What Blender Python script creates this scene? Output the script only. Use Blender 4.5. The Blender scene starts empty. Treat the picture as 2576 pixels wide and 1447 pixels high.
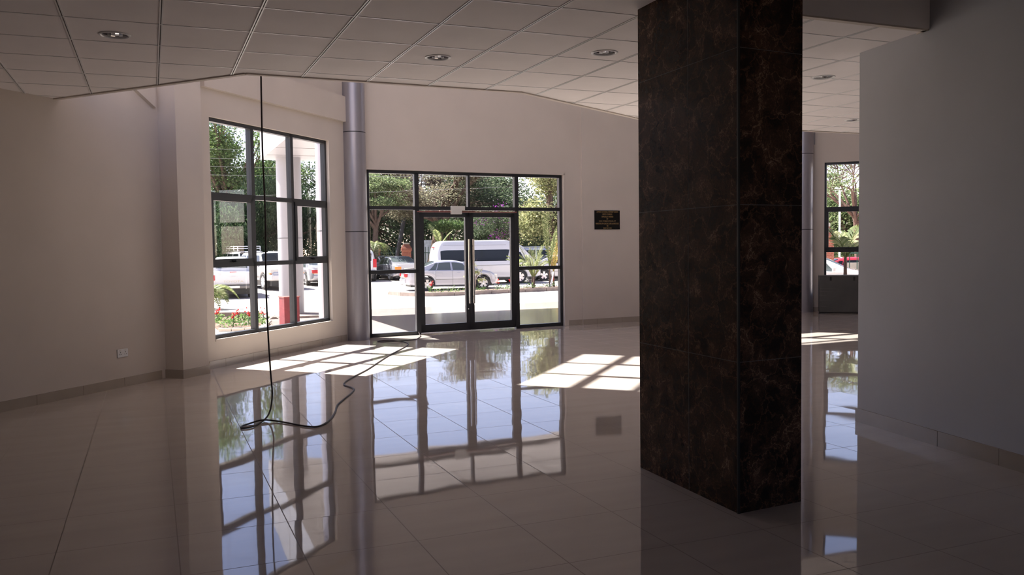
import bpy, bmesh, math, random
import numpy as np
from mathutils import Vector, Matrix
from mathutils.geometry import delaunay_2d_cdt
PI = math.pi
scene = bpy.context.scene
COL = scene.collection

# ------------------------------------------------------------ camera
yaw, pit, rol, FPX = .3970, -.0490, -.0133, 2160.0
cyw, syw = math.cos(yaw), math.sin(yaw)
fw = Vector((syw*math.cos(pit), cyw*math.cos(pit), math.sin(pit)))
rt = Vector((cyw, -syw, 0)); up = rt.cross(fw)
r2 = rt*math.cos(rol)+up*math.sin(rol); u2 = -rt*math.sin(rol)+up*math.cos(rol)
cam = bpy.data.cameras.new('camera'); cam_o = bpy.data.objects.new('camera', cam); COL.objects.link(cam_o)
M4 = Matrix(((r2.x, u2.x, -fw.x, 0), (r2.y, u2.y, -fw.y, 0), (r2.z, u2.z, -fw.z, 1.5), (0, 0, 0, 1)))
cam_o.matrix_world = M4
cam.sensor_width = 36; cam.lens = FPX/2576*36; cam.clip_end = 400; cam.clip_start = .05
scene.camera = cam_o

# ------------------------------------------------------------ world, sun, exposure
scene.view_settings.view_transform = 'Standard'; scene.view_settings.look = 'None'
scene.view_settings.gamma = 1; scene.view_settings.use_curve_mapping = False
scene.view_settings.exposure = 1.6
scene.cycles.max_bounces = 10; scene.cycles.diffuse_bounces = 6; scene.cycles.glossy_bounces = 4
scene.cycles.transparent_max_bounces = 16; scene.cycles.sample_clamp_indirect = 6
scene.cycles.use_denoising = True
SUN = Vector((.517, -.54, -1)).normalized()
W = bpy.data.worlds.new('sky'); scene.world = W; W.use_nodes = True
wn = W.node_tree.nodes; wl = W.node_tree.links; wn.clear()
sky = wn.new('ShaderNodeTexSky'); sky.sky_type = 'NISHITA'; sky.sun_disc = False
sky.sun_elevation = math.radians(53); sky.sun_rotation = math.radians(-44); sky.altitude = 1200
sky.air_density = 1.0; sky.dust_density = 1.0; sky.ozone_density = 1.6
tc = wn.new('ShaderNodeTexCoord'); mp = wn.new('ShaderNodeMapping'); mp.inputs['Scale'].default_value = (1, 1, 2.6)
nz = wn.new('ShaderNodeTexNoise'); nz.inputs['Scale'].default_value = 2.6; nz.inputs['Detail'].default_value = 7
nz.inputs['Roughness'].default_value = .62
rmp = wn.new('ShaderNodeValToRGB'); rmp.color_ramp.elements[0].position = .57; rmp.color_ramp.elements[1].position = .72
mixc = wn.new('ShaderNodeMixRGB'); mixc.inputs[2].default_value = (2.7, 2.75, 2.95, 1)
bg = wn.new('ShaderNodeBackground'); bg.inputs['Strength'].default_value = .14
wo = wn.new('ShaderNodeOutputWorld')
wl.new(tc.outputs['Generated'], mp.inputs['Vector']); wl.new(mp.outputs[0], nz.inputs['Vector'])
wl.new(nz.outputs['Fac'], rmp.inputs[0]); wl.new(rmp.outputs[0], mixc.inputs[0]); tint = wn.new('ShaderNodeMixRGB'); tint.blend_type = 'MULTIPLY'; tint.inputs[0].default_value = 1; tint.inputs[2].default_value = (1.25, .93, .92, 1)
wl.new(sky.outputs[0], tint.inputs[1]); wl.new(tint.outputs[0], mixc.inputs[1])
wl.new(mixc.outputs[0], bg.inputs[0]); wl.new(bg.outputs[0], wo.inputs[0])
sl = bpy.data.lights.new('sun', 'SUN'); sl.energy = 9.2; sl.angle = math.radians(.6); sl.color = (1, .93, .87)
so = bpy.data.objects.new('sun', sl); COL.objects.link(so); so.rotation_euler = SUN.to_track_quat('-Z', 'Y').to_euler()
so.location = (-10, 20, 30)

# ------------------------------------------------------------ materials
def new_mat(name):
    m = bpy.data.materials.new(name); m.use_nodes = True
    nt = m.node_tree; b = nt.nodes['Principled BSDF']
    return m, nt, b
def spec(b, v):
    if 'Specular IOR Level' in b.inputs: b.inputs['Specular IOR Level'].default_value = v
def pm(name, col, rough=.5, metal=0, sp=.5, var=0, scale=8, bump=0, coat=0):
    m, nt, b = new_mat(name)
    b.inputs['Base Color'].default_value = (*col, 1); b.inputs['Roughness'].default_value = rough
    b.inputs['Metallic'].default_value = metal; spec(b, sp)
    if coat: b.inputs['Coat Weight'].default_value = coat; b.inputs['Coat Roughness'].default_value = .04
    t = nt.nodes.new('ShaderNodeTexCoord'); n = nt.nodes.new('ShaderNodeTexNoise')
    n.inputs['Scale'].default_value = scale; n.inputs['Detail'].default_value = 5
    nt.links.new(t.outputs['Object'], n.inputs['Vector'])
    if var:
        r = nt.nodes.new('ShaderNodeMapRange'); r.inputs[1].default_value = .3; r.inputs[2].default_value = .7
        r.inputs[3].default_value = 1-var; r.inputs[4].default_value = 1+var
        mx = nt.nodes.new('ShaderNodeVectorMath'); mx.operation = 'SCALE'; mx.inputs[0].default_value = col
        nt.links.new(n.outputs['Fac'], r.inputs[0]); nt.links.new(r.outputs[0], mx.inputs['Scale'])
        nt.links.new(mx.outputs[0], b.inputs['Base Color'])
    if bump:
        bp = nt.nodes.new('ShaderNodeBump'); bp.inputs['Strength'].default_value = bump; bp.inputs['Distance'].default_value = .01
        nt.links.new(n.outputs['Fac'], bp.inputs['Height']); nt.links.new(bp.outputs[0], b.inputs['Normal'])
    return m
LEAF_K = 1.0
def leaf_mat(name, c1, c2, c3, trans=.5):
    m, nt, b = new_mat(name); g = nt.nodes.new('ShaderNodeNewGeometry'); r = nt.nodes.new('ShaderNodeValToRGB')
    k_ = LEAF_K if name.startswith('leaves') else .8
    c1, c2, c3 = [tuple((x*.78+.22*sum(c)/3)*k_ for x in c) if name.startswith('leaves') else tuple(x*k_ for x in c) for c in (c1, c2, c3)]
    r.color_ramp.elements[0].color = (*c1, 1); r.color_ramp.elements[1].color = (*c3, 1)
    e = r.color_ramp.elements.new(.5); e.color = (*c2, 1)
    nt.links.new(g.outputs['Random Per Island'], r.inputs[0]); nt.links.new(r.outputs[0], b.inputs['Base Color'])
    b.inputs['Roughness'].default_value = .55; spec(b, .3)
    t = nt.nodes.new('ShaderNodeBsdfTranslucent'); mx = nt.nodes.new('ShaderNodeMixShader'); mx.inputs[0].default_value = trans
    nt.links.new(r.outputs[0], t.inputs[0]); nt.links.new(b.outputs[0], mx.inputs[1]); nt.links.new(t.outputs[0], mx.inputs[2])
    nt.links.new(mx.outputs[0], nt.nodes['Material Output'].inputs[0])
    return m
def glass_mat(name, tint=(.93, .95, .95)):
    m, nt, b = new_mat(name); nt.nodes.remove(b)
    t = nt.nodes.new('ShaderNodeBsdfTransparent'); t.inputs[0].default_value = (*tint, 1)
    g = nt.nodes.new('ShaderNodeBsdfGlossy'); g.inputs['Roughness'].default_value = 0; g.inputs[0].default_value = (.9, .9, .9, 1)
    f = nt.nodes.new('ShaderNodeFresnel'); gm = nt.nodes.new('ShaderNodeNewGeometry')
    ir = nt.nodes.new('ShaderNodeMapRange'); ir.inputs[3].default_value = 1.45; ir.inputs[4].default_value = 1/1.45   # a pane is as clear leaving it as entering it
    nt.links.new(gm.outputs['Backfacing'], ir.inputs[0]); nt.links.new(ir.outputs[0], f.inputs[0])
    mx = nt.nodes.new('ShaderNodeMixShader'); o = nt.nodes['Material Output']
    nt.links.new(f.outputs[0], mx.inputs[0]); nt.links.new(t.outputs[0], mx.inputs[1]); nt.links.new(g.outputs[0], mx.inputs[2])
    nt.links.new(mx.outputs[0], o.inputs[0]); return m
def math_node(nt, op, a, b=None, c=None):
    n = nt.nodes.new('ShaderNodeMath'); n.operation = op
    for i, v in enumerate((a, b, c)):
        if v is None: continue
        if hasattr(v, 'links') or hasattr(v, 'is_linked'): nt.links.new(v, n.inputs[i])
        else: n.inputs[i].default_value = v
    return n.outputs[0]
def floor_mat():
    m, nt, b = new_mat('polished_floor_tile')
    t = nt.nodes.new('ShaderNodeTexCoord'); sp = nt.nodes.new('ShaderNodeSeparateXYZ'); nt.links.new(t.outputs['Object'], sp.inputs[0])
    u = math_node(nt, 'DIVIDE', math_node(nt, 'SUBTRACT', sp.outputs[0], .08), .5640)
    v = math_node(nt, 'DIVIDE', math_node(nt, 'SUBTRACT', sp.outputs[1], 5.37), .5985)
    def edge(x, w): # 1 on the joint
        f = math_node(nt, 'FRACT', x); d = math_node(nt, 'MINIMUM', f, math_node(nt, 'SUBTRACT', 1.0, f))
        return math_node(nt, 'LESS_THAN', d, w)
    j = math_node(nt, 'MAXIMUM', edge(u, .0052), edge(v, .0046))
    cb = nt.nodes.new('ShaderNodeCombineXYZ')
    nt.links.new(math_node(nt, 'FLOOR', u), cb.inputs[0]); nt.links.new(math_node(nt, 'FLOOR', v), cb.inputs[1])
    wh = nt.nodes.new('ShaderNodeTexWhiteNoise'); nt.links.new(cb.outputs[0], wh.inputs['Vector'])
    n = nt.nodes.new('ShaderNodeTexNoise'); n.inputs['Scale'].default_value = 1.0; n.inputs['Detail'].default_value = 6
    mp = nt.nodes.new('ShaderNodeMapping'); mp.inputs['Scale'].default_value = (1.2, 6, 1)
    nt.links.new(t.outputs['Object'], mp.inputs[0]); nt.links.new(mp.outputs[0], n.inputs['Vector'])
    r = nt.nodes.new('ShaderNodeValToRGB'); r.color_ramp.elements[0].position = .3; r.color_ramp.elements[1].position = .7
    r.color_ramp.elements[0].color = (.49, .43, .39, 1); r.color_ramp.elements[1].color = (.53, .47, .425, 1)
    nt.links.new(n.outputs['Fac'], r.inputs[0])
    mx = nt.nodes.new('ShaderNodeMixRGB'); mx.inputs[2].default_value = (.22, .18, .15, 1)
    nt.links.new(j, mx.inputs[0]); nt.links.new(r.outputs[0], mx.inputs[1]); nt.links.new(mx.outputs[0], b.inputs['Base Color'])
    b.inputs['Roughness'].default_value = .03; b.inputs['IOR'].default_value = 1.46
    nt.links.new(math_node(nt, 'MULTIPLY_ADD', j, .5, .03), b.inputs['Roughness'])
    # every tile lies at its own tiny tilt, and its face is very slightly wavy
    n2 = nt.nodes.new('ShaderNodeTexNoise'); n2.inputs['Scale'].default_value = 2.2; n2.inputs['Detail'].default_value = 1
    nt.links.new(t.outputs['Object'], n2.inputs['Vector'])
    a = nt.nodes.new('ShaderNodeVectorMath'); a.operation = 'SUBTRACT'; a.inputs[1].default_value = (.5, .5, .5); nt.links.new(wh.outputs['Color'], a.inputs[0])
    a2 = nt.nodes.new('ShaderNodeVectorMath'); a2.operation = 'SCALE'; a2.inputs['Scale'].default_value = .005; nt.links.new(a.outputs[0], a2.inputs[0])
    c = nt.nodes.new('ShaderNodeVectorMath'); c.operation = 'SUBTRACT'; c.inputs[1].default_value = (.5, .5, .5); nt.links.new(n2.outputs['Color'], c.inputs[0])
    c2 = nt.nodes.new('ShaderNodeVectorMath'); c2.operation = 'SCALE'; c2.inputs['Scale'].default_value = .010; nt.links.new(c.outputs[0], c2.inputs[0])
    s = nt.nodes.new('ShaderNodeVectorMath'); s.operation = 'ADD'; nt.links.new(a2.outputs[0], s.inputs[0]); nt.links.new(c2.outputs[0], s.inputs[1])
    g = nt.nodes.new('ShaderNodeNewGeometry'); s2 = nt.nodes.new('ShaderNodeVectorMath'); s2.operation = 'ADD'
    nt.links.new(g.outputs['Normal'], s2.inputs[0]); nt.links.new(s.outputs[0], s2.inputs[1])
    no = nt.nodes.new('ShaderNodeVectorMath'); no.operation = 'NORMALIZE'; nt.links.new(s2.outputs[0], no.inputs[0])
    nt.links.new(no.outputs[0], b.inputs['Normal'])
    return m
def marble_mat():
    m, nt, b = new_mat('dark_brown_marble')
    t = nt.nodes.new('ShaderNodeTexCoord')
    n = nt.nodes.new('ShaderNodeTexNoise'); n.inputs['Scale'].default_value = 3.2; n.inputs['Detail'].default_value = 9; n.inputs['Roughness'].default_value = .65
    nt.links.new(t.outputs['Object'], n.inputs['Vector'])
    ad = nt.nodes.new('ShaderNodeVectorMath'); ad.operation = 'MULTIPLY_ADD'; ad.inputs[1].default_value = (.42, .42, .42)
    nt.links.new(n.outputs['Color'], ad.inputs[0]); nt.links.new(t.outputs['Object'], ad.inputs[2])
    def crack(scale, w):
        v = nt.nodes.new('ShaderNodeTexVoronoi'); v.feature = 'DISTANCE_TO_EDGE'; v.inputs['Scale'].default_value = scale
        nt.links.new(ad.outputs[0], v.inputs['Vector'])
        r = nt.nodes.new('ShaderNodeMapRange'); r.inputs[1].default_value = 0; r.inputs[2].default_value = w; r.inputs[3].default_value = 1; r.inputs[4].default_value = 0
        nt.links.new(v.outputs['Distance'], r.inputs[0]); return r.outputs[0]
    v1 = crack(5.5, .03); v2 = crack(13, .045); v3 = crack(26, .06)
    n2 = nt.nodes.new('ShaderNodeTexNoise'); n2.inputs['Scale'].default_value = 6; n2.inputs['Detail'].default_value = 8; n2.inputs['Roughness'].default_value = .75
    nt.links.new(ad.outputs[0], n2.inputs['Vector'])
    k = nt.nodes.new('ShaderNodeMapRange'); k.inputs[1].default_value = .44; k.inputs[2].default_value = .68; nt.links.new(n2.outputs['Fac'], k.inputs[0])
    f = math_node(nt, 'MAXIMUM', math_node(nt, 'MULTIPLY', v1, math_node(nt, 'MULTIPLY_ADD', k.outputs[0], .7, .34)), math_node(nt, 'MULTIPLY', v2, k.outputs[0]))
    f = math_node(nt, 'MAXIMUM', f, math_node(nt, 'MULTIPLY', k.outputs[0], .26)); f = math_node(nt, 'MAXIMUM', f, math_node(nt, 'MULTIPLY', v3, math_node(nt, 'MULTIPLY_ADD', k.outputs[0], .5, .06)))
    r = nt.nodes.new('ShaderNodeValToRGB'); r.color_ramp.elements[0].color = (.020, .014, .012, 1)
    r.color_ramp.elements[1].color = (.44, .30, .21, 1); e = r.color_ramp.elements.new(.4); e.color = (.150, .078, .050, 1)
    nt.links.new(f, r.inputs[0]); nt.links.new(r.outputs[0], b.inputs['Base Color'])
    b.inputs['Roughness'].default_value = .16; spec(b, .18)
    return m
def brick_mat(name, c1=(.26, .065, .04), c2=(.33, .10, .06), s=14):
    m, nt, b = new_mat(name); t = nt.nodes.new('ShaderNodeTexCoord'); br = nt.nodes.new('ShaderNodeTexBrick')
    mp = nt.nodes.new('ShaderNodeMapping'); mp.inputs['Rotation'].default_value = (PI/2, 0, 0)
    nt.links.new(t.outputs['Object'], mp.inputs[0]); nt.links.new(mp.outputs[0], br.inputs['Vector'])
    br.inputs['Color1'].default_value = (*c1, 1); br.inputs['Color2'].default_value = (*c2, 1); br.inputs['Mortar'].default_value = (.35, .22, .17, 1)
    br.inputs['Scale'].default_value = s*.3; br.inputs['Mortar Size'].default_value = .02
    nt.links.new(br.outputs['Color'], b.inputs['Base Color']); b.inputs['Roughness'].default_value = .9
    return m

MT = {}
MT['wall'] = pm('cream_wall_paint', (.64, .575, .51), .62, var=.03, scale=1.5, sp=.25)
MT['wall_r'] = pm('white_wall_paint', (.56, .57, .60), .6, var=.04, scale=1.3, sp=.25)
MT['skirt'] = pm('skirting_tile', (.40, .345, .285), .18, var=.05, scale=4)
MT['joint'] = pm('dark_grout', (.14, .11, .09), .8)
MT['ceil'] = pm('ceiling_tile', (.88, .835, .82), .85, var=.02, scale=3, sp=.1)
MT['tbar'] = pm('ceiling_tee_bar', (.72, .71, .70), .35, sp=.5)
MT['shadowgap'] = pm('ceiling_shadow_gap', (.10, .09, .085), .8)  # dark colour for the shadow lines painted along the ceiling bars
MT['frame'] = pm('charcoal_aluminium', (.022, .024, .027), .38, sp=.5)
MT['glass'] = glass_mat('clear_glass')
MT['clad'] = pm('grey_metal_cladding', (.36, .345, .37), .36, metal=.55, var=.02, scale=5)
MT['ring'] = pm('dark_joint_ring', (.03, .03, .035), .5)
MT['chrome'] = pm('polished_chrome', (.75, .74, .72), .1, metal=1)
MT['chrome2'] = pm('faceted_reflector', (.85, .85, .88), .06, metal=1)
MT['white'] = pm('white_enamel', (.75, .75, .74), .35)
MT['offw'] = pm('off_white_plastic', (.72, .70, .64), .45)
MT['black'] = pm('black_plastic', (.012, .012, .013), .45)
MT['rubber'] = pm('tyre_rubber', (.025, .024, .023), .75, var=.2)
MT['cable'] = pm('brown_black_cable', (.035, .022, .02), .5)
MT['floor'] = floor_mat(); MT['marble'] = marble_mat()
MT['grout'] = pm('grey_grout', (.13, .115, .11), .7)
MT['porch'] = pm('polished_porch_stone', (.44, .38, .36), .10, var=.06, scale=2)
MT['panel'] = pm('white_canopy_panel', (.36, .355, .38), .4, var=.02)
MT['conc'] = pm('sunlit_concrete', (.50, .44, .39), .9, var=.08, scale=.35, sp=.1)
MT['conc2'] = pm('kerb_concrete', (.25, .205, .18), .9, var=.15, scale=5, sp=.1)
MT['soil'] = pm('dark_soil', (.13, .085, .06), 1, var=.35, scale=6, bump=.6)
MT['red'] = pm('weathered_red_paint', (.17, .022, .028), .55, var=.25, scale=9)
MT['redl'] = pm('pale_red_edge', (.26, .09, .08), .6)
MT['brick'] = brick_mat('red_brick'); MT['brick_wall'] = brick_mat('old_brick', (.30, .13, .09), (.36, .17, .12))
MT['cap'] = pm('grey_cap_stone', (.42, .38, .33), .9, var=.1)
MT['green'] = pm('dark_green_metal', (.012, .05, .035), .5)
MT['carw'] = pm('white_car_paint', (.56, .55, .56), .28, coat=1)
MT['cars'] = pm('silver_car_paint', (.40, .40, .44), .25, metal=.3, coat=1)
MT['card'] = pm('dark_car_paint', (.02, .02, .024), .25, coat=1)
MT['carr'] = pm('red_car_paint', (.35, .02, .03), .25, coat=1)
MT['cglass'] = pm('tinted_car_glass', (.012, .014, .015), .06, sp=.35)
MT['cglass2'] = pm('pale_car_glass', (.07, .085, .085), .05, sp=.6)
MT['tail'] = pm('red_tail_lens', (.45, .01, .02), .15)
MT['amber'] = pm('amber_lens', (.75, .22, .03), .15)
MT['lens'] = pm('clear_head_lamp', (.55, .53, .50), .08, sp=.9)
MT['plate'] = pm('number_plate', (.70, .68, .60), .5)
MT['letter'] = pm('faded_gold_letters', (.50, .44, .30), .5)
MT['trimgrey'] = pm('grey_bumper', (.14, .13, .12), .55)
MT['rim'] = pm('alloy_rim', (.58, .58, .60), .22, metal=.8)
MT['bark'] = pm('brown_bark', (.11, .07, .052), .95, var=.35, scale=5, bump=.5)
MT['bark2'] = pm('red_brown_bark', (.10, .055, .042), .95, var=.35, scale=5, bump=.5)
MT['crate'] = pm('charcoal_laminate', (.085, .085, .082), .42, var=.15, scale=3)
MT['wrap'] = pm('plastic_wrap_edge', (.16, .155, .15), .25)
MT['brass'] = pm('gold_lettering', (.50, .33, .14), .4, metal=.3)
MT['plaque'] = pm('black_plaque', (.004, .004, .004), .25)
MT['wire'] = pm('power_wire', (.12, .12, .12), .6)
MT['polem'] = pm('tarred_pole', (.035, .036, .045), .6)
MT['banner'] = pm('pale_blue_banner', (.55, .62, .70), .6, var=.25, scale=4)
MT['leafg'] = leaf_mat('leaves_green', (.05, .11, .025), (.10, .19, .04), (.22, .30, .08))
MT['leafd'] = leaf_mat('leaves_dark', (.022, .05, .018), (.04, .085, .03), (.08, .13, .045))
MT['leafm'] = leaf_mat('leaves_mid_dark', (.035, .07, .03), (.07, .11, .045), (.15, .19, .09))
MT['leafy'] = leaf_mat('leaves_yellowish', (.13, .16, .05), (.26, .28, .09), (.50, .46, .18))
MT['leaff'] = leaf_mat('leaves_feathery', (.08, .14, .04), (.15, .21, .07), (.26, .29, .12))
MT['leafb'] = leaf_mat('leaves_brownish', (.12, .10, .06), (.19, .16, .09), (.24, .24, .13))
MT['palm'] = leaf_mat('palm_leaves', (.10, .14, .05), (.24, .28, .10), (.46, .46, .24), .45)
MT['palmo'] = leaf_mat('orange_green_fronds', (.20, .22, .05), (.52, .42, .12), (.50, .18, .08), .4)
MT['purple'] = leaf_mat('purple_bracts', (.22, .03, .26), (.36, .06, .42), (.50, .14, .50), .4)
MT['redf'] = leaf_mat('red_petals', (.55, .015, .02), (.75, .03, .03), (.85, .10, .08), .3)
MT['whitef'] = leaf_mat('white_petals', (.7, .7, .65), (.8, .8, .75), (.85, .85, .8), .3)
MT['grass'] = leaf_mat('low_leaves', (.06, .12, .03), (.12, .22, .06), (.30, .38, .16))

# ------------------------------------------------------------ mesh helpers
class B:
    def __init__(s): s.v = []; s.f = []
    def add(s, vs, fs, T=None):
        o = len(s.v)
        s.v += [tuple(T @ Vector(p)) if T is not None else tuple(p) for p in vs]
        s.f += [tuple(o+i for i in f) for f in fs]; return s
    def box(s, x0, y0, z0, x1, y1, z1, T=None):
        return s.add([(x0,y0,z0),(x1,y0,z0),(x1,y1,z0),(x0,y1,z0),(x0,y0,z1),(x1,y0,z1),(x1,y1,z1),(x0,y1,z1)],
                     [(0,3,2,1),(4,5,6,7),(0,1,5,4),(1,2,6,5),(2,3,7,6),(3,0,4,7)], T)
    def bevbox(s, x0, y0, z0, x1, y1, z1, r=.01, T=None):
        bm = bmesh.new(); bmesh.ops.create_cube(bm, size=1)
        for v in bm.verts: v.co = Vector(((x0+x1)/2+v.co.x*(x1-x0), (y0+y1)/2+v.co.y*(y1-y0), (z0+z1)/2+v.co.z*(z1-z0)))
        bmesh.ops.bevel(bm, geom=bm.edges[:], offset=r, segments=2, affect='EDGES', profile=.5)
        bm.verts.index_update()
        s.add([v.co.copy() for v in bm.verts], [[v.index for v in f.verts] for f in bm.faces], T); bm.free(); return s
    def prism(s, poly, z0, z1, T=None):
        n = len(poly); a = sum(poly[i][0]*poly[(i+1) % n][1]-poly[(i+1) % n][0]*poly[i][1] for i in range(n))
        if a < 0: poly = poly[::-1]
        vs = [(x, y, z0) for x, y in poly]+[(x, y, z1) for x, y in poly]
        fs = [tuple(range(n))[::-1], tuple(range(n, 2*n))]+[(i, (i+1) % n, n+(i+1) % n, n+i) for i in range(n)]
        return s.add(vs, fs, T)
    def lathe(s, prof, seg=24, T=None, caps=False):
        vs = []; fs = []
        for r, z in prof:
            for k in range(seg):
                a = 2*PI*k/seg; vs.append((r*math.cos(a), r*math.sin(a), z))
        for i in range(len(prof)-1):
            for k in range(seg):
                a, b = i*seg+k, i*seg+(k+1) % seg; fs.append((a, b, b+seg, a+seg))
        if caps: fs.append(tuple(range(seg))[::-1]); fs.append(tuple((len(prof)-1)*seg+k for k in range(seg)))
        return s.add(vs, fs, T)
    def tube(s, pts, r, seg=8, caps=True):
        pts = [Vector(p) for p in pts]; n = len(pts); rs = r if isinstance(r, (list, tuple)) else [r]*n
        vs = []; fs = []; ref = None
        for i, p in enumerate(pts):
            d = (pts[min(i+1, n-1)]-pts[max(i-1, 0)]).normalized()
            if ref is None: ref = Vector((0, 0, 1)) if abs(d.z) < .9 else Vector((1, 0, 0))
            a = d.cross(ref)
            if a.length < 1e-4: a = d.cross(Vector((1, 0, 0)))
            a.normalize(); b = d.cross(a).normalized(); ref = b.cross(d) if False else ref
            if i and (a.dot(pa) < 0): a, b = -a, -b
            pa = a
            for k in range(seg):
                t = 2*PI*k/seg; vs.append(p+(a*math.cos(t)+b*math.sin(t))*rs[i])
        for i in range(n-1):
            for k in range(seg):
                x, y = i*seg+k, i*seg+(k+1) % seg; fs.append((x, y, y+seg, x+seg))
        if caps: fs += [tuple(range(seg))[::-1], tuple((n-1)*seg+k for k in range(seg))]
        return s.add(vs, fs)
    def out(s, name, mat, parent=None, smooth=None, recalc=False):
        me = bpy.data.meshes.new(name); me.from_pydata([tuple(v) for v in s.v], [], s.f)
        if recalc:
            bm = bmesh.new(); bm.from_mesh(me); bmesh.ops.recalc_face_normals(bm, faces=bm.faces[:]); bm.to_mesh(me); bm.free()
        me.materials.append(MT[mat] if isinstance(mat, str) else mat)
        if smooth is not None:
            me.polygons.foreach_set('use_smooth', [True]*len(me.polygons)); me.set_sharp_from_angle(angle=math.radians(smooth))
        me.update(); o = bpy.data.objects.new(name, me); COL.objects.link(o)
        if parent is not None: o.parent = parent
        return o
def tag(o, label=None, cat=None, group=None, kind=None):
    if label: o['label'] = label
    if cat: o['category'] = cat
    if group: o['group'] = group
    if kind: o['kind'] = kind
    return o
def thing(name, label, cat, loc=(0, 0, 0), rz=0, group=None):
    o = bpy.data.objects.new(name, None); o.empty_display_size = .2; COL.objects.link(o)
    o.location = loc; o.rotation_euler = (0, 0, rz); return tag(o, label, cat, group)
def struct(o, label=None, cat=None): return tag(o, label, cat, kind='structure')
def copy_tree(o, parent=None):
    c = o.copy(); COL.objects.link(c); c.parent = parent
    for ch in list(o.children): copy_tree(ch, c)
    return c
def frame2(p0, p1):
    """local frame of a vertical plane: x along p0->p1, y to its left, z up"""
    d = (Vector((*p1, 0))-Vector((*p0, 0))); L = d.length; d.normalize(); n = Vector((-d.y, d.x, 0))
    return Matrix(((d.x, n.x, 0, p0[0]), (d.y, n.y, 0, p0[1]), (0, 0, 1, 0), (0, 0, 0, 1))), L
def wall(name, T, s0, s1, z0, z1, th, holes, mat):
    """wall slab in frame T: inner face y=0, outer face y=th, with openings; one clean skin"""
    S = sorted({s0, s1, *[h[0] for h in holes], *[h[1] for h in holes]}); Z = sorted({z0, z1, *[h[2] for h in holes], *[h[3] for h in holes]})
    def solid(i, j):
        if i < 0 or j < 0 or i >= len(S)-1 or j >= len(Z)-1: return False
        cs, cz = (S[i]+S[i+1])/2, (Z[j]+Z[j+1])/2
        return not any(h[0] < cs < h[1] and h[2] < cz < h[3] for h in holes)
    b = B()
    for i in range(len(S)-1):
        for j in range(len(Z)-1):
            if not solid(i, j): continue
            a, c, e, f = S[i], S[i+1], Z[j], Z[j+1]
            b.add([(a,0,e),(c,0,e),(c,0,f),(a,0,f)], [(0,1,2,3)], T); b.add([(a,th,e),(c,th,e),(c,th,f),(a,th,f)], [(3,2,1,0)], T)
            if not solid(i-1, j): b.add([(a,0,e),(a,th,e),(a,th,f),(a,0,f)], [(3,2,1,0)], T)
            if not solid(i+1, j): b.add([(c,0,e),(c,th,e),(c,th,f),(c,0,f)], [(0,1,2,3)], T)
            if not solid(i, j-1): b.add([(a,0,e),(c,0,e),(c,th,e),(a,th,e)], [(3,2,1,0)], T)
            if not solid(i, j+1): b.add([(a,0,f),(c,0,f),(c,th,f),(a,th,f)], [(0,1,2,3)], T)
    return struct(b.out(name, mat))

# ------------------------------------------------------------ the hall: plan
W0, W1 = (.627, 11.308), (2.843, 13.723)
D0, D1 = (3.291, 13.942), (7.009, 14.23)
TW, LW = frame2(W0, W1)          # window wall beside the column
TD, LD = frame2(D0, D1)          # entrance wall
R0, R1 = (12.95, 14.50), (17.0, 10.45)
TR, LR = frame2(R0, R1)           # its mirror image beyond the pillar
LA, LB = (-6.24, 3.86), (.10, 10.80)
TL, LL = frame2(LA, LB)
HT = 9.2                          # height of the glazed entrance space
# floor
fl = B().prism([(-6.6, 3.9), (-6.6, -4.4), (17.3, -4.4), (17.3, 10.6), (13.0, 14.85), (3.1, 14.10), (2.75, 13.85), (.1, 11.0)], -.3, 0)
floor = struct(fl.out('floor', 'floor'))
wall('wall_left', TL, -.3, LL+.25, 0, HT, .2, [], 'wall')
wall('wall_front_left', TW, -.60, 3.36, 0, HT, .132, [(.13, 2.90, .36, 3.16), (.13, 2.90, 5.55, 8.35)], 'wall')
wall('wall_entrance', TD, -.12, 9.62, 0, HT, .2, [(0, 3.77, 0, 2.81), (0, 3.77, 5.9, 8.7), (5.4, 8.9, 5.0, 8.7)], 'wall')
wall('wall_front_right', TR, -.05, LR+.15, 0, HT, .2, [(.33, 3.10, .36, 3.16), (.33, 3.10, 4.8, 8.35)], 'wall')
TS, LS = frame2((4.01, -4.0), (5.375, 5.424))
b = B()
n_ = 9.52
b.prism([(3.88, -4.0), (5.113, 3.75), (5.375, 5.424), (5.60, 5.424), (5.60, -4.0)], 0, 6)
struct(b.out('wall_right', 'wall_r'))
struct(B().box(5.60, 5.224, 0, 17.2, 5.424, HT).out('wall_inner', 'wall_r'))
struct(B().box(17.0, 5.424, 0, 17.2, 10.6, HT).out('wall_east', 'wall'))
TB, LB_ = frame2((5.6, -4.0), (-6.5, -4.0))
wall('wall_back', TB @ Matrix.Scale(-1, 4, (0, 1, 0)) if False else frame2((-6.5, -4.2), (5.6, -4.2))[0], 0, 12.1, 0, 6.2, .2, [(7.2, 11.4, .9, 2.9)], 'wall')  # opening holds the unseen window added behind the camera
struct(B().box(-6.5, -4.0, 0, -6.3, 4.0, 4.0).out('wall_side', 'wall'))
# pier between the two left walls, with its own skirting
pier_poly = [(.303, 10.648), (.600, 10.950), (.36, 11.18), (.01, 10.92)]
struct(B().prism(pier_poly, 0, HT).out('wall_pier', 'wall'))
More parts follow.
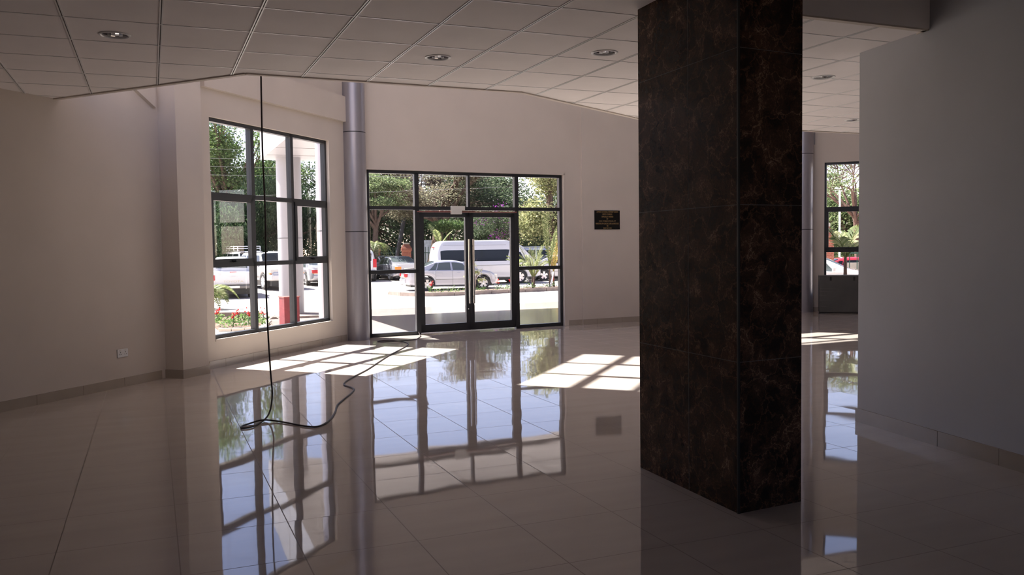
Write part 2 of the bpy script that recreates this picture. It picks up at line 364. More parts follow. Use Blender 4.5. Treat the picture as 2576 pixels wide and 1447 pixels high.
# bulkhead beams high on the walls
struct(B().box(-.02, -.07, 3.50, 3.40, .05, 3.90, TW).out('trim_beam', 'wall'), 'cream beam running along the wall above the left window', 'beam')
b = B(); T = TL
b.add([(LL-.40,-.05,3.32),(LL-.05,-.05,3.13),(LL-.05,-.05,3.40),(LL-.40,-.05,3.40),(LL-.40,.05,3.32),(LL-.05,.05,3.13),(LL-.05,.05,3.40),(LL-.40,.05,3.40)],
      [(0,1,2,3),(7,6,5,4),(0,4,5,1),(1,5,6,2),(2,6,7,3),(3,7,4,0)], T)
struct(b.out('trim_haunch', 'wall'))
struct(B().box(4.12, -.03, 0, 9.5, .01, HT, TD).out('trim_pilaster', 'wall'), 'shallow flat pilaster of the cream wall right of the glass doors', 'wall')
# roof over the tall entrance space
struct(B().prism([(-7.2, 3.2), (17.6, 3.2), (17.6, 10.7), (13.0, 15.4), (2.9, 14.7), (-.9, 11.2)], HT-.02, HT+.2).out('ceiling_entrance', 'ceil'))

# skirting boards of tile, joints every 0.6 m
def skirting(name, T, s0, s1, y=0., step=.565, off=.3, h=.10, th=.012):
    o = struct(B().box(s0, y-th, 0, s1, y, h, T).out(name, 'skirt'))
    j = B(); s = s0+off
    while s < s1-.02: j.box(s-.0015, y-th-.001, 0, s+.0015, y-th+.001, h, T); s += step
    if j.v: j.out('joint', 'joint', o)
    return o
skirting('baseboard_left', TL, 0, LL-.05)
skirting('baseboard_front_left', TW, 0, 3.30)
skirting('baseboard_entrance', TD, 3.83, 4.12)
skirting('baseboard_entrance_right', TD, 4.12, 9.5, y=-.03)
skirting('baseboard_front_right', TR, .0, LR)
T1, L1 = frame2((5.375, 5.424), (5.113, 3.75)); skirting('baseboard_right', T1, -.014, L1, step=.565, off=.95, h=.112)
T1b, L1b = frame2((5.113, 3.75), (3.88, -4.0)); skirting('baseboard_right_near', T1b, 0, L1b, h=.112)
T1, L1 = frame2(pier_poly[3], pier_poly[0]); skirting('baseboard_pier_side', T1, 0, L1+.012, off=5)
T1, L1 = frame2(pier_poly[0], pier_poly[1]); skirting('baseboard_pier', T1, -.012, L1+.012, off=5)
T1, L1 = frame2(pier_poly[1], (.627, 11.308)); skirting('baseboard_pier_return', T1, 0, .3, off=5)

# ------------------------------------------------------------ suspended ceiling
CZ = 3.03
AX, BY = .0, .0
outer = [(-6.3, 3.9), (-6.3, -4.0), (3.05, -4.0), (3.05, 4.65), (5.26, 4.65), (5.60, 5.30), (17.0, 5.42), (17.0, 9.45), (8.33, 9.45),
         (5.90, 9.38), (3.44, 7.96), (.82, 7.89), (-.83, 9.80)]
lights = [(-.19, 6.77), (2.19, 6.71), (3.39, 6.11), (5.83, 6.33), (8.26, 8.43)]
vs = [Vector(p) for p in outer]; es = [(i, (i+1) % len(outer)) for i in range(len(outer))]
LR_ = .098
for cx, cy in lights:
    o = len(vs); n = 28
    vs += [Vector((cx+LR_*math.cos(2*PI*k/n), cy+LR_*math.sin(2*PI*k/n))) for k in range(n)]; es += [(o+k, o+(k+1) % n) for k in range(n)]
rv, re_, rf, *_ = delaunay_2d_cdt(vs, es, [], 0, 1e-5)
def inside(p, poly):
    c = False; n = len(poly)
    for i in range(n):
        (x0, y0), (x1, y1) = poly[i], poly[(i+1) % n]
        if (y0 > p[1]) != (y1 > p[1]) and p[0] < (x1-x0)*(p[1]-y0)/(y1-y0)+x0: c = not c
    return c
fs = []
for f in rf:
    c = sum((rv[i] for i in f), Vector((0, 0)))/len(f)
    if inside(c, outer) and all((c-Vector(l)).length > LR_*.98 for l in lights): fs.append(tuple(f)[::-1])
ce = B().add([(p.x, p.y, CZ) for p in rv], fs)
nO = len(outer)
cb = B()
for i in range(nO):
    (x0, y0), (x1, y1) = outer[i], outer[(i+1) % nO]
    cb.add([(x0,y0,CZ),(x1,y1,CZ),(x1,y1,CZ+.25),(x0,y0,CZ+.25)], [(0,1,2,3)])
cb.add([(p[0], p[1], CZ+.25) for p in outer], [tuple(range(nO))])
ceiling = struct(ce.out('ceiling', 'ceil', recalc=False))
cb.out('edge_board', 'wall', ceiling, recalc=True)
# rectangular lamp-free grid: main runners along the depth, cross tees across
def spans(poly, axis, val):
    xs = []; n = len(poly)
    for i in range(n):
        a, b_ = poly[i], poly[(i+1) % n]
        if (a[axis] > val) != (b_[axis] > val): xs.append(a[1-axis]+(b_[1-axis]-a[1-axis])*(val-a[axis])/(b_[axis]-a[axis]))
    xs.sort(); return list(zip(xs[::2], xs[1::2]))

g = B(); gd = B(); poly = outer
c = -9
while c < 31:                       # main runners (double line) along y, cross tees along x
    x = -1.077+.5925*c
    for a, e in spans(poly, 0, x):
        g.box(x-.012, a, CZ-.006, x-.0035, e, CZ+.002); g.box(x+.0035, a, CZ-.006, x+.012, e, CZ+.002); gd.box(x-.0035, a, CZ-.0015, x+.0035, e, CZ+.001)
    c += 1
r = -14
while r < 8:
    y = 5.056+.6524*r
    for a, e in spans(poly, 1, y):
        g.box(a, y-.007, CZ-.003, e, y+.007, CZ+.002); gd.box(a, y+.007, CZ-.001, e, y+.0105, CZ+.001)
    r += 1
g.out('tee_bar', 'tbar', ceiling); gd.out('shadow_gap', 'shadowgap', ceiling)  # second mesh: shadow of the bars, painted as dark strips
tr = B()
for i in range(nO):
    if i in (0, 1, 2, 12): continue
    p0, p1 = outer[i], outer[(i+1) % nO]
    Te, Le = frame2(p0, p1); tr.box(-.01, -.004, CZ-.012, Le+.01, .045, CZ+.004, Te)
tr.out('edge_trim', 'wall', ceiling)
# raised well above the open corner beside the pillar
vd = B(); vz = 5.9
vd.add([(3.04,4.635,CZ-.004),(5.45,4.635,CZ-.004),(5.45,4.635,vz),(3.04,4.635,vz)], [(0,1,2,3)])
vd.add([(3.065,-4,CZ-.004),(3.065,4.65,CZ-.004),(3.065,4.65,vz),(3.065,-4,vz)], [(0,1,2,3)])
vd.add([(2.9,-4.1,vz),(5.7,-4.1,vz),(5.7,4.8,vz),(2.9,4.8,vz)], [(3,2,1,0)])
struct(vd.out('ceiling_well', 'ceil'))

# recessed downlights
def downlight(i, cx, cy, label):
    t = thing('downlight', label, 'light', (cx, cy, CZ), 0, None)
    B().lathe([(.086, .006), (.086, -.004), (.094, -.009), (.104, -.007), (.108, -.001), (.108, .0), (.099, .002)], 40).out('trim_ring', 'white', t, smooth=40)
    seg = 20; b = B(); prof = [(.088, .0), (.082, .035), (.068, .075), (.045, .11), (.02, .125)]
    b.lathe(prof, seg); b.lathe([(.02, .125), (.0005, .126)], seg)
    b.out('reflector', 'chrome2', t)
    for s_ in (-1, 1):
        B().tube([(s_*.028, -.03, .10), (s_*.028, -.03, .055), (s_*.028, .0, .045), (s_*.028, .03, .055), (s_*.028, .03, .10)], .008, 8).out('lamp_tube', 'offw', t, smooth=60)
    return t
LL_ = ['chrome ring downlight nearest the left corner of the tiled ceiling', 'chrome ring downlight above the glass doors, left of the pillar one',
       'chrome ring downlight just left of the marble pillar', 'larger looking downlight right of the marble pillar', 'small far downlight beside the right wall edge']
for i, (cx, cy) in enumerate(lights): downlight(i, cx, cy, LL_[i])

# ------------------------------------------------------------ marble pillar
t = thing('marble_pillar', 'square floor to ceiling pillar clad in dark brown veined marble', 'pillar', (2.955, 3.845, 0))
Pv = [(2.951, 3.840), (3.416, 3.873), (3.46, 4.97), (2.985, 4.93)]
loc = lambda p: (p[0]-2.955, p[1]-3.845)
for i, nm in enumerate(('cladding',)):
    b = B().prism([loc(p) for p in Pv], 0, 5.9); b.out('marble_cladding', 'marble', t)
gb = B(); zj = [.842, 1.705, 2.552, 3.40, 4.25]
def fline(p0, p1, z0, z1, s0, s1, e=.0012):
    T_, L_ = frame2(loc(p0), loc(p1)); gb.box(s0*L_, -e, z0+.0006, s1*L_, .002, z1-.0006, T_)
for z in zj:
    for a, c_ in ((0, 1), (3, 0), (1, 2)): fline(Pv[a], Pv[c_], z-.002, z+.002, 0, 1)
T_, L_ = frame2(loc(Pv[3]), loc(Pv[0]))
gb.box(L_*.545-.002, -.0012, 0, L_*.545+.002, .002, 5.9, T_)
gb.out('tile_joint', 'grout', t)
B().box(-.009, -.009, 0, .004, .004, 5.9).out('corner_trim', 'black', t)

# ------------------------------------------------------------ round metal clad columns
def round_column(name, label, x, y, r, z1, rings, z0=0, base=.10, mat='clad'):
    t = thing(name, label, 'column', (x, y, 0))
    B().lathe([(r, z0), (r, z1)], 48, caps=True).out('metal_sleeve', mat, t, smooth=40)
    for z in rings: B().lathe([(r-.002, z-.007), (r+.0015, z-.007), (r+.0015, z+.007), (r-.002, z+.007)], 48).out('joint_ring', 'ring', t, smooth=40)
    if base: B().lathe([(r, z0), (r+.006, z0), (r+.006, z0+base), (r, z0+base)], 48).out('base_ring', mat, t, smooth=40)
    return t
round_column('round_column', 'round grey metal-clad column left of the glass doors', 3.065, 13.82, .187, HT, (1.755, 3.345), base=0)
round_column('round_column', 'round grey metal-clad column half hidden behind the marble pillar', 12.80, 14.47, .2, HT, (1.755, 3.345), base=.12)
round_column('outside_column', 'slim grey column outside, against the right edge of the left window', 2.74, 14.42, .19, 3.6, (1.78, 3.36), z0=-.1, base=0)
round_column('outside_column', 'pale round column outside, at the right edge of the glass entrance', 7.50, 14.98, .19, 3.6, (1.78, 3.36), z0=-.1, base=0)

# ------------------------------------------------------------ windows and glass entrance
def bar(b, T, s0, s1, z0, z1, y0=.05, y1=.13): b.box(s0, y0, z0, s1, y1, z1, T)
def window_3x3(name, T, s0, s1, z0, z1, handles=True):
    w = .06; fr = B(); S = [s0+(s1-s0)*k/3 for k in range(4)]; Z = [z0, z0+(z1-z0)*.335, z0+(z1-z0)*.655, z1]
    bar(fr, T, s0, s0+w*.7, z0, z1); bar(fr, T, s1-w*.7, s1, z0, z1); bar(fr, T, s0, s1, z0, z0+w*.8); bar(fr, T, s0, s1, z1-w*.8, z1)
    for k in (1, 2): bar(fr, T, S[k]-w*.55, S[k]+w*.55, z0, z1)
    for k in (1, 2): bar(fr, T, s0, s1, Z[k]-w*.5, Z[k]+w*.5)
    o = struct(fr.out(name, 'frame'))
    for i in range(3):
        for j in range(3):
            a, c_, e, f = S[i]+.02, S[i+1]-.02, Z[j]+.02, Z[j+1]-.02
            if j == 1 and i != 1:      # opening vents
                a += .01; c_ -= .01; v = .055
                sb = B(); y0, y1 = .035, .10
                for q in ((a, a+v, e, f), (c_-v, c_, e, f), (a, c_, e, e+v), (a, c_, f-v, f)): bar(sb, T, *q, y0, y1)
                sash = sb.out('vent_sash', 'frame', o)
                if handles:
                    m = (a+c_)/2; hb = B(); hb.box(m-.05, -.0, e+v*.3, m+.07, .035, e+v*.3+.022, T); hb.box(m-.03, -.02, e+v*.2, m, .04, e+v*.7, T)
                    hb.out('vent_handle', 'black', sash)
            B().box(a, .088, e, c_, .093, f, T).out('glass_pane', 'glass', o)
    return o
window_3x3('window_1', TW, .13, 2.90, .36, 3.16)
window_3x3('window_2', TR, .33, 3.10, .36, 3.16)
window_3x3('window_7', frame2((-6.5, -4.2), (5.6, -4.2))[0], 7.2, 11.4, .9, 2.9, False)  # unseen window, added to let daylight into the near hall
window_3x3('window_3', TW, .13, 2.90, 5.55, 8.35, False)
window_3x3('window_4', TD, 0, 3.77, 5.9, 8.7, False)
window_3x3('window_5', TR, .33, 3.10, 4.8, 8.35, False)
window_3x3('window_6', TD, 5.4, 8.9, 5.0, 8.7, False)

# entrance screen: side lights, fan lights, two leaves
fr = B(); V = [.0, .885, 1.855, 2.79, 3.73]
bar(fr, TD, .0, .055, 0, 2.775); bar(fr, TD, 3.675, 3.73, 0, 2.775); bar(fr, TD, 0, 3.73, 2.725, 2.775); bar(fr, TD, 0, 3.73, 2.12, 2.18)
for x in (V[1], V[3]): bar(fr, TD, x-.038, x+.038, 0, 2.75)
bar(fr, TD, V[2]-.02, V[2]+.02, 2.15, 2.75)
for a, c_ in ((0, V[1]), (V[3], 3.73)):
    bar(fr, TD, a, c_, 1.055, 1.115); bar(fr, TD, a, c_, 0.0, .06)
ent = struct(fr.out('window_entrance', 'frame'))
for a, c_, e, f in ((.05, V[1], 2.17, 2.73), (V[1], V[2], 2.17, 2.73), (V[2], V[3], 2.17, 2.73), (V[3], 3.68, 2.17, 2.73),
                    (.05, V[1], 1.11, 2.13), (.05, V[1], .05, 1.06), (V[3], 3.68, 1.11, 2.13), (V[3], 3.68, .05, 1.06)):
    B().box(a+.02, .088, e, c_-.02, .093, f, TD).out('glass_pane', 'glass', ent)
B().box(V[1], .045, 2.085, V[3], .12, 2.102, TD).out('door_track', 'redl', ent)  # pale strip painted in for the highlight along the gap above the leaves
for k, (a, c_) in enumerate(((V[1]+.045, V[2]-.003), (V[2]+.003, V[3]-.045))):
    b = B(); st = .075
    for q in ((a, a+st, .03, 2.08), (c_-st, c_, .03, 2.08), (a, c_, .03, .16), (a, c_, 2.0, 2.08)): bar(b, TD, *q, .055, .115)
    d = struct(b.out('door_%d' % (k+1), 'frame'))
    B().box(a+.05, .083, .12, c_-.05, .088, 2.03, TD).out('glass_pane', 'glass', d)
    hx = c_-.04 if k == 0 else a+.036
    hb = B().tube([TD @ Vector((hx, -.02, .50)), TD @ Vector((hx, -.02, 1.62))], .017, 14)
    for z in (.62, 1.50): hb.tube([TD @ Vector((hx, -.02, z)), TD @ Vector((hx, .056, z))], .009, 8)
    hb.out('pull_handle', 'chrome', d, smooth=50)
    if k == 0: B().lathe([(.0005, 0), (.012, 0), (.012, .006), (.0005, .006)], 12, T=TD @ Matrix.Translation((hx, .055, .40)) @ Matrix.Rotation(PI/2, 4, 'X')).out('lock_cylinder', 'chrome', d)
t = thing('sensor_box', 'small pale box fixed above the meeting of the glass doors', 'box', TD @ Vector((1.62, .02, 2.09)))
t.rotation_euler = (0, 0, math.atan2(D1[1]-D0[1], D1[0]-D0[0]))
B().bevbox(-.12, -.03, .03, .13, .03, .10, .004).out('upper_plate', 'offw', t); B().bevbox(-.12, -.035, -.04, .07, .03, .035, .004).out('lower_housing', 'offw', t)
# reveal lining round the entrance
b = B(); b.box(3.735, -.005, 0, 3.77, .2, 2.81, TD); b.box(-.0, -.005, 2.778, 3.77, .2, 2.81, TD)
struct(b.out('trim_entrance', 'wall'))
b = B(); b.box(.13, -.008, .335, 2.94, .05, .362, TW); struct(b.out('trim_sill', 'wall'))

# ------------------------------------------------------------ wall fittings
so_ = thing('power_socket', 'white double power socket low on the left wall', 'socket', TL @ Vector((0, 0, 0)))
Tq = TL @ Matrix.Translation((LL-.635, 0, .375)); so_.matrix_world = Tq
B().bevbox(-.075, -.012, -.045, .075, .001, .045, .003).out('face_plate', 'white', so_)
for s_ in (-.035, .037):
    h = B(); h.box(s_-.004, -.0135, .006, s_+.004, -.011, .014); h.box(s_-.016, -.0135, -.016, s_-.009, -.011, -.010); h.box(s_+.009, -.0135, -.016, s_+.016, -.011, -.010)
    h.out('pin_hole', 'black', so_)
    B().bevbox(s_-.010, -.016, .024, s_+.010, -.011, .036, .0015).out('rocker_switch', 'offw', so_)
# dedication plaque
pw, ph = .565, .355
pq = thing('plaque', 'black plaque with gold lettering on the cream wall right of the doors', 'plaque')
Tq = TD @ Matrix.Translation((4.665, -.03, 1.955)); pq.matrix_world = Tq
B().bevbox(-pw/2, -.014, -ph/2, pw/2, 0, ph/2, .002).out('plate', 'plaque', pq)
lines = [("ZAMBIA NATIONAL FARMERS' UNION", .152, .48), ("OFFICE COMPLEX", .106, .22), ("OFFICIALLY OPENED", .060, .26), ("BY", .020, .035),
         ("HON. WYLBUR SIMUUSA, MP", -.022, .375), ("MINISTER OF AGRICULTURE & LIVESTOCK", -.068, .52), ("ON", -.112, .035), ("22ND MAY, 2014", -.155, .19)]
dg = None
def text_mesh(name, txt, width, height, mat, parent, T):
    cu = bpy.data.curves.new(name, 'FONT'); cu.body = txt; cu.size = 1; cu.align_x = 'CENTER'; cu.extrude = .01
    o = bpy.data.objects.new(name, cu); COL.objects.link(o); bpy.context.view_layer.update()
    me = bpy.data.meshes.new_from_object(o.evaluated_get(bpy.context.evaluated_depsgraph_get()))
    bpy.data.objects.remove(o); xs = [v.co.x for v in me.vertices]; ys = [v.co.y for v in me.vertices]
    w, h = max(xs)-min(xs), max(ys)-min(ys); cx = (max(xs)+min(xs))/2; cy_ = (max(ys)+min(ys))/2
    for v in me.vertices: v.co = T @ Vector(((v.co.x-cx)/w*width, -v.co.z*.1-.0, (v.co.y-cy_)/h*height))
    me.materials.clear(); me.materials.append(MT[mat]); me.name = name
    ob = bpy.data.objects.new(name, me); COL.objects.link(ob); ob.parent = parent; return ob
for tx, z, w_ in lines: text_mesh('lettering', tx, w_, .028, 'brass', pq, Matrix.Translation((0, -.0145, z)))

# charcoal cabinet leaning space under the right window
cr = thing('storage_cabinet', 'low dark grey cabinet with two black latches under the right window', 'cabinet', (12.78, 13.96, 0), math.atan2(13.54-14.09, 13.43-12.72))
B().bevbox(0, 0, .03, .92, .30, .775, .006).out('body', 'crate', cr)
B().box(-.004, -.004, .775, .904, .304, .795).out('top_board', 'wrap', cr)
for x in (.20, .655): B().bevbox(x, -.012, .685, x+.038, .0, .765, .004).out('latch', 'black', cr)
B().box(.01, .01, 0, .89, .29, .032).out('plinth', 'black', cr)
w = B()
for z, dz in ((.52, .01), (.46, .0), (.38, -.02), (.27, .02), (.15, -.015)): w.add([(-.002,-.002,z),(.32,-.002,z+dz-.012),(.32,-.002,z+dz-.008),(-.002,-.002,z+.012)], [(0,1,2,3)])
w.out('plastic_wrap', 'wrap', cr)

# hanging cable that loops over the floor to the doors
def spline(pts, n=8):
    P = [Vector(p) for p in pts]; out_ = []
    for i in range(len(P)-1):
        p0, p1, p2, p3 = P[max(i-1, 0)], P[i], P[i+1], P[min(i+2, len(P)-1)]
        for k in range(n):
            t_ = k/n; out_.append(.5*((2*p1)+(-p0+p2)*t_+(2*p0-5*p1+4*p2-p3)*t_*t_+(-p0+3*p1-3*p2+p3)*t_**3))
    return out_+[P[-1]]
X0, Y0 = .945, 7.93
cp = [(X0, Y0, 3.06), (X0-.005, Y0, 2.4), (X0+.004, Y0, 1.8), (X0-.006, Y0, 1.2), (X0, Y0, .75), (X0+.012, Y0-.01, .38), (X0+.015, Y0-.06, .2), (X0-.02, Y0-.16, .07), (.86, 7.66, .014),
      (.74, 7.44, .009), (.655, 7.42, .008), (.66, 7.50, .008), (.72, 7.57, .009), (.84, 7.62, .022), (.97, 7.56, .010), (1.13, 7.29, .008), (1.24, 7.2, .008), (1.37, 7.40, .008), (1.50, 7.78, .008), (1.60, 8.15, .008), (1.86, 8.74, .008), (1.93, 9.0, .008), (1.90, 9.33, .008),
      (2.08, 9.75, .008), (2.4, 10.33, .008), (2.94, 11.44, .008), (3.48, 12.45, .008), (3.62, 12.85, .008), (3.58, 13.20, .010), (3.42, 13.42, .008), (3.27, 13.34, .008), (3.34, 13.22, .008), (3.60, 13.12, .020), (3.87, 13.30, .008), (4.08, 13.70, .008), (4.14, 13.96, .03), (4.16, 14.05, .05)]
tag(B().tube(spline(cp), .0075, 8).out('hanging_cable', 'cable', smooth=60), 'thin dark cable hanging from the ceiling edge and looping across the floor', 'cable')

# ============================================================ OUTSIDE
FD = Vector((.3866, .9222)); FS = Vector((.9222, -.3866))    # down the yard, across the yard
def depth(x, y): return FD.x*x+FD.y*y
def gz(x, y):
    return float(np.interp(depth(x, y), (18, 34, 41, 46), (-.06, -.56, -.58, -.46)))
gb = B(); rows_ = [2, 18, 26, 34, 41, 46, 140]
vs = []
for d in rows_:
    for l in (-110, -50, -20, 0, 20, 50, 110):
        p = FD*d+FS*l; vs.append((p.x, p.y, gz(p.x, p.y)))
gb.add(vs, [(i*7+j, i*7+j+1, (i+1)*7+j+1, (i+1)*7+j) for i in range(len(rows_)-1) for j in range(6)])
ground = tag(gb.out('paved_yard', 'conc', recalc=True), 'sunlit pale concrete yard sloping away from the building', 'ground', kind='structure')
ground.data.flip_normals() if ground.data.polygons[0].normal.z < 0 else None

tag(B().prism([(2.2, 14.12), (2.2, 20.75), (13.6, 20.75), (13.6, 14.95), (7.2, 14.42), (3.3, 14.12)], -.2, -.025).out('porch_paving', 'porch'), 'polished grey-brown paving of the shaded porch outside the doors', 'paving', kind='structure')
# entrance canopy with its column, plinth, and hose box
t = thing('canopy', 'white panelled entrance canopy outside above the doors', 'canopy', (2.39, 20.6, 3.55))
x1, y0, h = 11.2, -6.2, 1.35
B().box(0, y0, .0, x1, 0, h).out('panel_box', 'panel', t)
j = B()
for x in (1.35, 3.55, 5.75, 7.95, 10.15): j.box(x-.006, y0, -.004, x+.006, 0, .001)
for y in (-1.15, -2.6, -4.05, -5.5): j.box(0, y-.006, -.004, x1, y+.006, .001)
for y in (-1.55, -3.1, -4.65): j.box(-.003, y-.005, 0, .001, y+.005, h)
for x in (1.35, 3.55, 5.75, 7.95, 10.15): j.box(x-.005, -.001, 0, x+.005, .003, h)
j.out('panel_joint', 'grout', t)
for x, y in ((1.75, -1.9), (4.6, -1.9), (7.0, -1.9)):
    B().lathe([(.09, -.006), (.11, -.006), (.11, 0), (.09, 0)], 24, T=Matrix.Translation((x, y, 0))).out('lamp_ring', 'chrome', t)
t = thing('canopy_column', 'stout round white column holding the corner of the canopy', 'column', (2.93, 20.02, -.05))
B().lathe([(.275, 0), (.275, 3.6)], 48, caps=True).out('metal_sleeve', 'panel', t, smooth=40)
B().lathe([(.272, 1.775), (.2765, 1.775), (.2765, 1.789), (.272, 1.789)], 48).out('joint_ring', 'ring', t)
tag(B().prism([(2.25, 19.1), (3.45, 19.0), (3.95, 19.5), (3.7, 20.7), (2.28, 20.7)], -.024, .02).out('column_plinth', 'conc2'), 'low concrete plinth under the white canopy column', 'plinth')
t = thing('hose_box', 'weathered red wooden box standing before the canopy column', 'box', (2.26, 16.40, -.06), math.radians(14))
B().bevbox(0, 0, 0, .30, .26, .64, .004).out('body', 'red', t); B().box(-.012, -.012, .64, .312, .272, .657).out('lid', 'redl', t)
B().box(-.004, -.004, .12, .334, .0, .127).out('edge_strip', 'redl', t)
tag(B().tube(spline([(1.95, 16.6, -.05), (2.0, 16.9, .1), (2.2, 17.3, .18), (2.35, 17.3, .03), (2.2, 16.9, -.04), (2.3, 16.7, .0)]), .012, 8).out('garden_hose', 'plate', smooth=60), 'pale hose coiled beside the red box outside the left window', 'hose')

# leaves and plants -------------------------------------------------
rng = np.random.default_rng(7)
def leaf_mesh(name, mat, pts, size, parent=None, aspect=2.0, droop=.3, extra=None):
    if len(pts) == 0: return None
    n = len(pts); d = rng.normal(size=(n, 3)); d[:, 2] = d[:, 2]*.6-droop; d /= np.linalg.norm(d, axis=1)[:, None]
    q = rng.normal(size=(n, 3)); sd = np.cross(d, q); sd /= np.linalg.norm(sd, axis=1)[:, None]
    s = size*rng.uniform(.6, 1.3, n)[:, None]; L = d*s; S_ = sd*s/aspect*.5
    v = np.stack([pts, pts+L*.45+S_, pts+L, pts+L*.45-S_], 1).reshape(-1, 3)
    me = bpy.data.meshes.new(name); me.vertices.add(4*n); me.vertices.foreach_set('co', v.astype(np.float32).ravel())
    me.loops.add(4*n); me.loops.foreach_set('vertex_index', np.arange(4*n, dtype=np.int32)); me.polygons.add(n)
    me.polygons.foreach_set('loop_start', np.arange(0, 4*n, 4, dtype=np.int32)); me.polygons.foreach_set('loop_total', np.full(n, 4, dtype=np.int32))
    me.update(calc_edges=True); me.validate(); me.materials.append(MT[mat])
    o = bpy.data.objects.new(name, me); COL.objects.link(o)
    if parent: o.parent = parent
    return o
def blob_pts(blobs, n, shell=.55):
    w = np.array([b_[3]*b_[4]*b_[5] for b_ in blobs])**(.7); w = w/w.sum(); out_ = []
    for b_, k in zip(blobs, (w*n).astype(int)):
        d = rng.normal(size=(k, 3)); d /= np.linalg.norm(d, axis=1)[:, None]
        r = (shell+(1-shell)*rng.random(k))**1.0*(1+.18*np.sin(d[:, 0]*7+b_[0])*np.cos(d[:, 2]*6+b_[1]))
        out_.append(np.array(b_[:3])+d*r[:, None]*np.array(b_[3:6]))
    return np.concatenate(out_)
def tree(name, label, loc, trunk, blobs, n, size, lmat, bark='bark', group=None, aspect=2., twigs=40, droop=.3, shell=.45, cat='tree'):
    t = thing(name, label, cat, (loc[0], loc[1], gz(*loc[:2])), 0, group); rn = random.Random(hash(label) % 9999 if False else int(loc[0]*100))
    tb = B(); (th, tr, lean) = trunk
    top = Vector((lean[0], lean[1], th)); pts = [Vector((0, 0, -.1)), top*.35+Vector((.08*th*.2, 0, 0)), top*.7, top]
    tb.tube(pts, [tr*1.35, tr, tr*.85, tr*.7], 10)
    for b_ in blobs:
        c_ = Vector(b_[:3]); mid = top.lerp(c_, .5)+Vector((rn.uniform(-.4, .4), rn.uniform(-.4, .4), rn.uniform(-.3, .5)))
        st = top*rn.uniform(.75, 1.0); tb.tube([st, st.lerp(mid, .55), mid, c_], [tr*.5, tr*.4, tr*.26, tr*.12], 6)
        for k in range(max(3, twigs//max(1, len(blobs)))):
            a = mid.lerp(c_, rn.random()); e = c_+Vector((rn.uniform(-1, 1)*b_[3], rn.uniform(-1, 1)*b_[4], rn.uniform(-.5, 1)*b_[5]))*.85
            m2 = a.lerp(e, .5)+Vector((rn.uniform(-.3, .3), rn.uniform(-.3, .3), rn.uniform(-.1, .4))); tb.tube([a, m2, e], [tr*.13, tr*.08, tr*.03], 5)
    tb.out('trunk', bark, t, smooth=60)
    leaf_mesh('foliage', lmat, blob_pts(blobs, int(n*2.1), shell), size*.70, t, aspect, droop); return t
def crown(rn, n, R, z0, z1, r0, r1, flat=.8):
    out_ = []
    for k in range(n):
        a = rn.uniform(0, 2*PI); q = math.sqrt(rn.random()); r = rn.uniform(r0, r1)
        out_.append((R*q*math.cos(a), R*q*math.sin(a), rn.uniform(z0, z1), r, r, r*flat))
    return out_
R_ = random.Random(3)
tree('leafy_tree', 'tall leafy tree filling the upper left panes of the left window', (4.6, 61), (5, .28, (.4, 0)), crown(R_, 24, 4.2, 5.0, 11.8, 1.1, 1.9, 1.0), 17000, .27, 'leafg', twigs=120, shell=.2)
tree('leafy_tree', 'leafy tree just left of the canopy column, crown below its fascia', (7.6, 64), (4, .25, (0, 0)), crown(R_, 15, 2.8, 3.6, 8.8, 1.1, 1.7, 1.0), 12000, .27, 'leafg', twigs=60, shell=.3)
tree('weeping_tree', 'dark drooping evergreen low behind the parked pickup', (4.2, 56), (3, .2, (0, 0)), crown(R_, 14, 3.0, 1.2, 5.2, 1.1, 1.7, 1.1), 14000, .34, 'leafd', aspect=4, droop=1.6, shell=.5)
tree('weeping_tree', 'dark drooping evergreen behind the canopy column', (8.2, 57.5), (3, .2, (0, 0)), crown(R_, 12, 2.6, 1.2, 5.6, 1.1, 1.7, 1.1), 12000, .34, 'leafd', aspect=4, droop=1.6, shell=.5)
tree('dense_tree', 'round dense tree showing under the canopy in the right panes of the left window', (12.2, 66), (3, .25, (0, 0)), crown(R_, 16, 3.4, 1.6, 6.0, 1.3, 2.0, .9), 14000, .30, 'leafm', shell=.6)
tree('feathery_tree', 'light green feathery tree at the left edge of the entrance glass', (12.9, 53.5), (3.8, .2, (.3, 0)), crown(R_, 12, 2.3, 3.7, 6.7, .9, 1.5, .42), 15000, .20, 'leaff', 'bark', twigs=60, shell=.1, droop=.0)
tree('spreading_tree', 'broad spreading tree with thick brown branches above the white minibus', (17.9, 57.2), (4.2, .42, (.9, .2)),
     crown(R_, 17, 4.6, 4.2, 7.8, 1.2, 2.2, .40), 13000, .22, 'leafb', 'bark', twigs=380, shell=.05, droop=.0)
tree('feathery_tree', 'small bright feathery tree behind the minibus, left of the door handles', (17.7, 52.6), (2.2, .1, (0, 0)), crown(R_, 7, 1.15, 1.9, 3.9, .5, .9, .45), 6000, .17, 'leafg', shell=.1, droop=0)
tree('shade_tree', 'dark leafy tree behind the bougainvillea', (23.4, 58.5), (4, .3, (0, 0)), crown(R_, 16, 4.0, 2.6, 7.6, 1.2, 2.0, .8), 13000, .28, 'leafm', twigs=90, shell=.25)
tree('shade_tree', 'dark tree filling the gap behind the feathery tree and the leaning pole', (15.8, 66), (4, .3, (0, 0)), crown(R_, 20, 5.0, 1.0, 8.0, 1.4, 2.2, .8), 16000, .32, 'leafd', shell=.4)
tree('shade_tree', 'dark tree far behind the spreading tree', (22.5, 68), (4, .3, (0, 0)), crown(R_, 22, 5.6, 1.0, 8.4, 1.4, 2.2, .8), 14000, .34, 'leafd', shell=.3)
tree('pale_leaved_tree', 'loose yellow-green tree in the right panes of the entrance', (22.8, 47.5), (4, .2, (-.3, 0)), crown(R_, 13, 2.6, 2.9, 7.3, .9, 1.4, 1.0), 9500, .26, 'leafy', twigs=70, shell=.2, aspect=1.8)
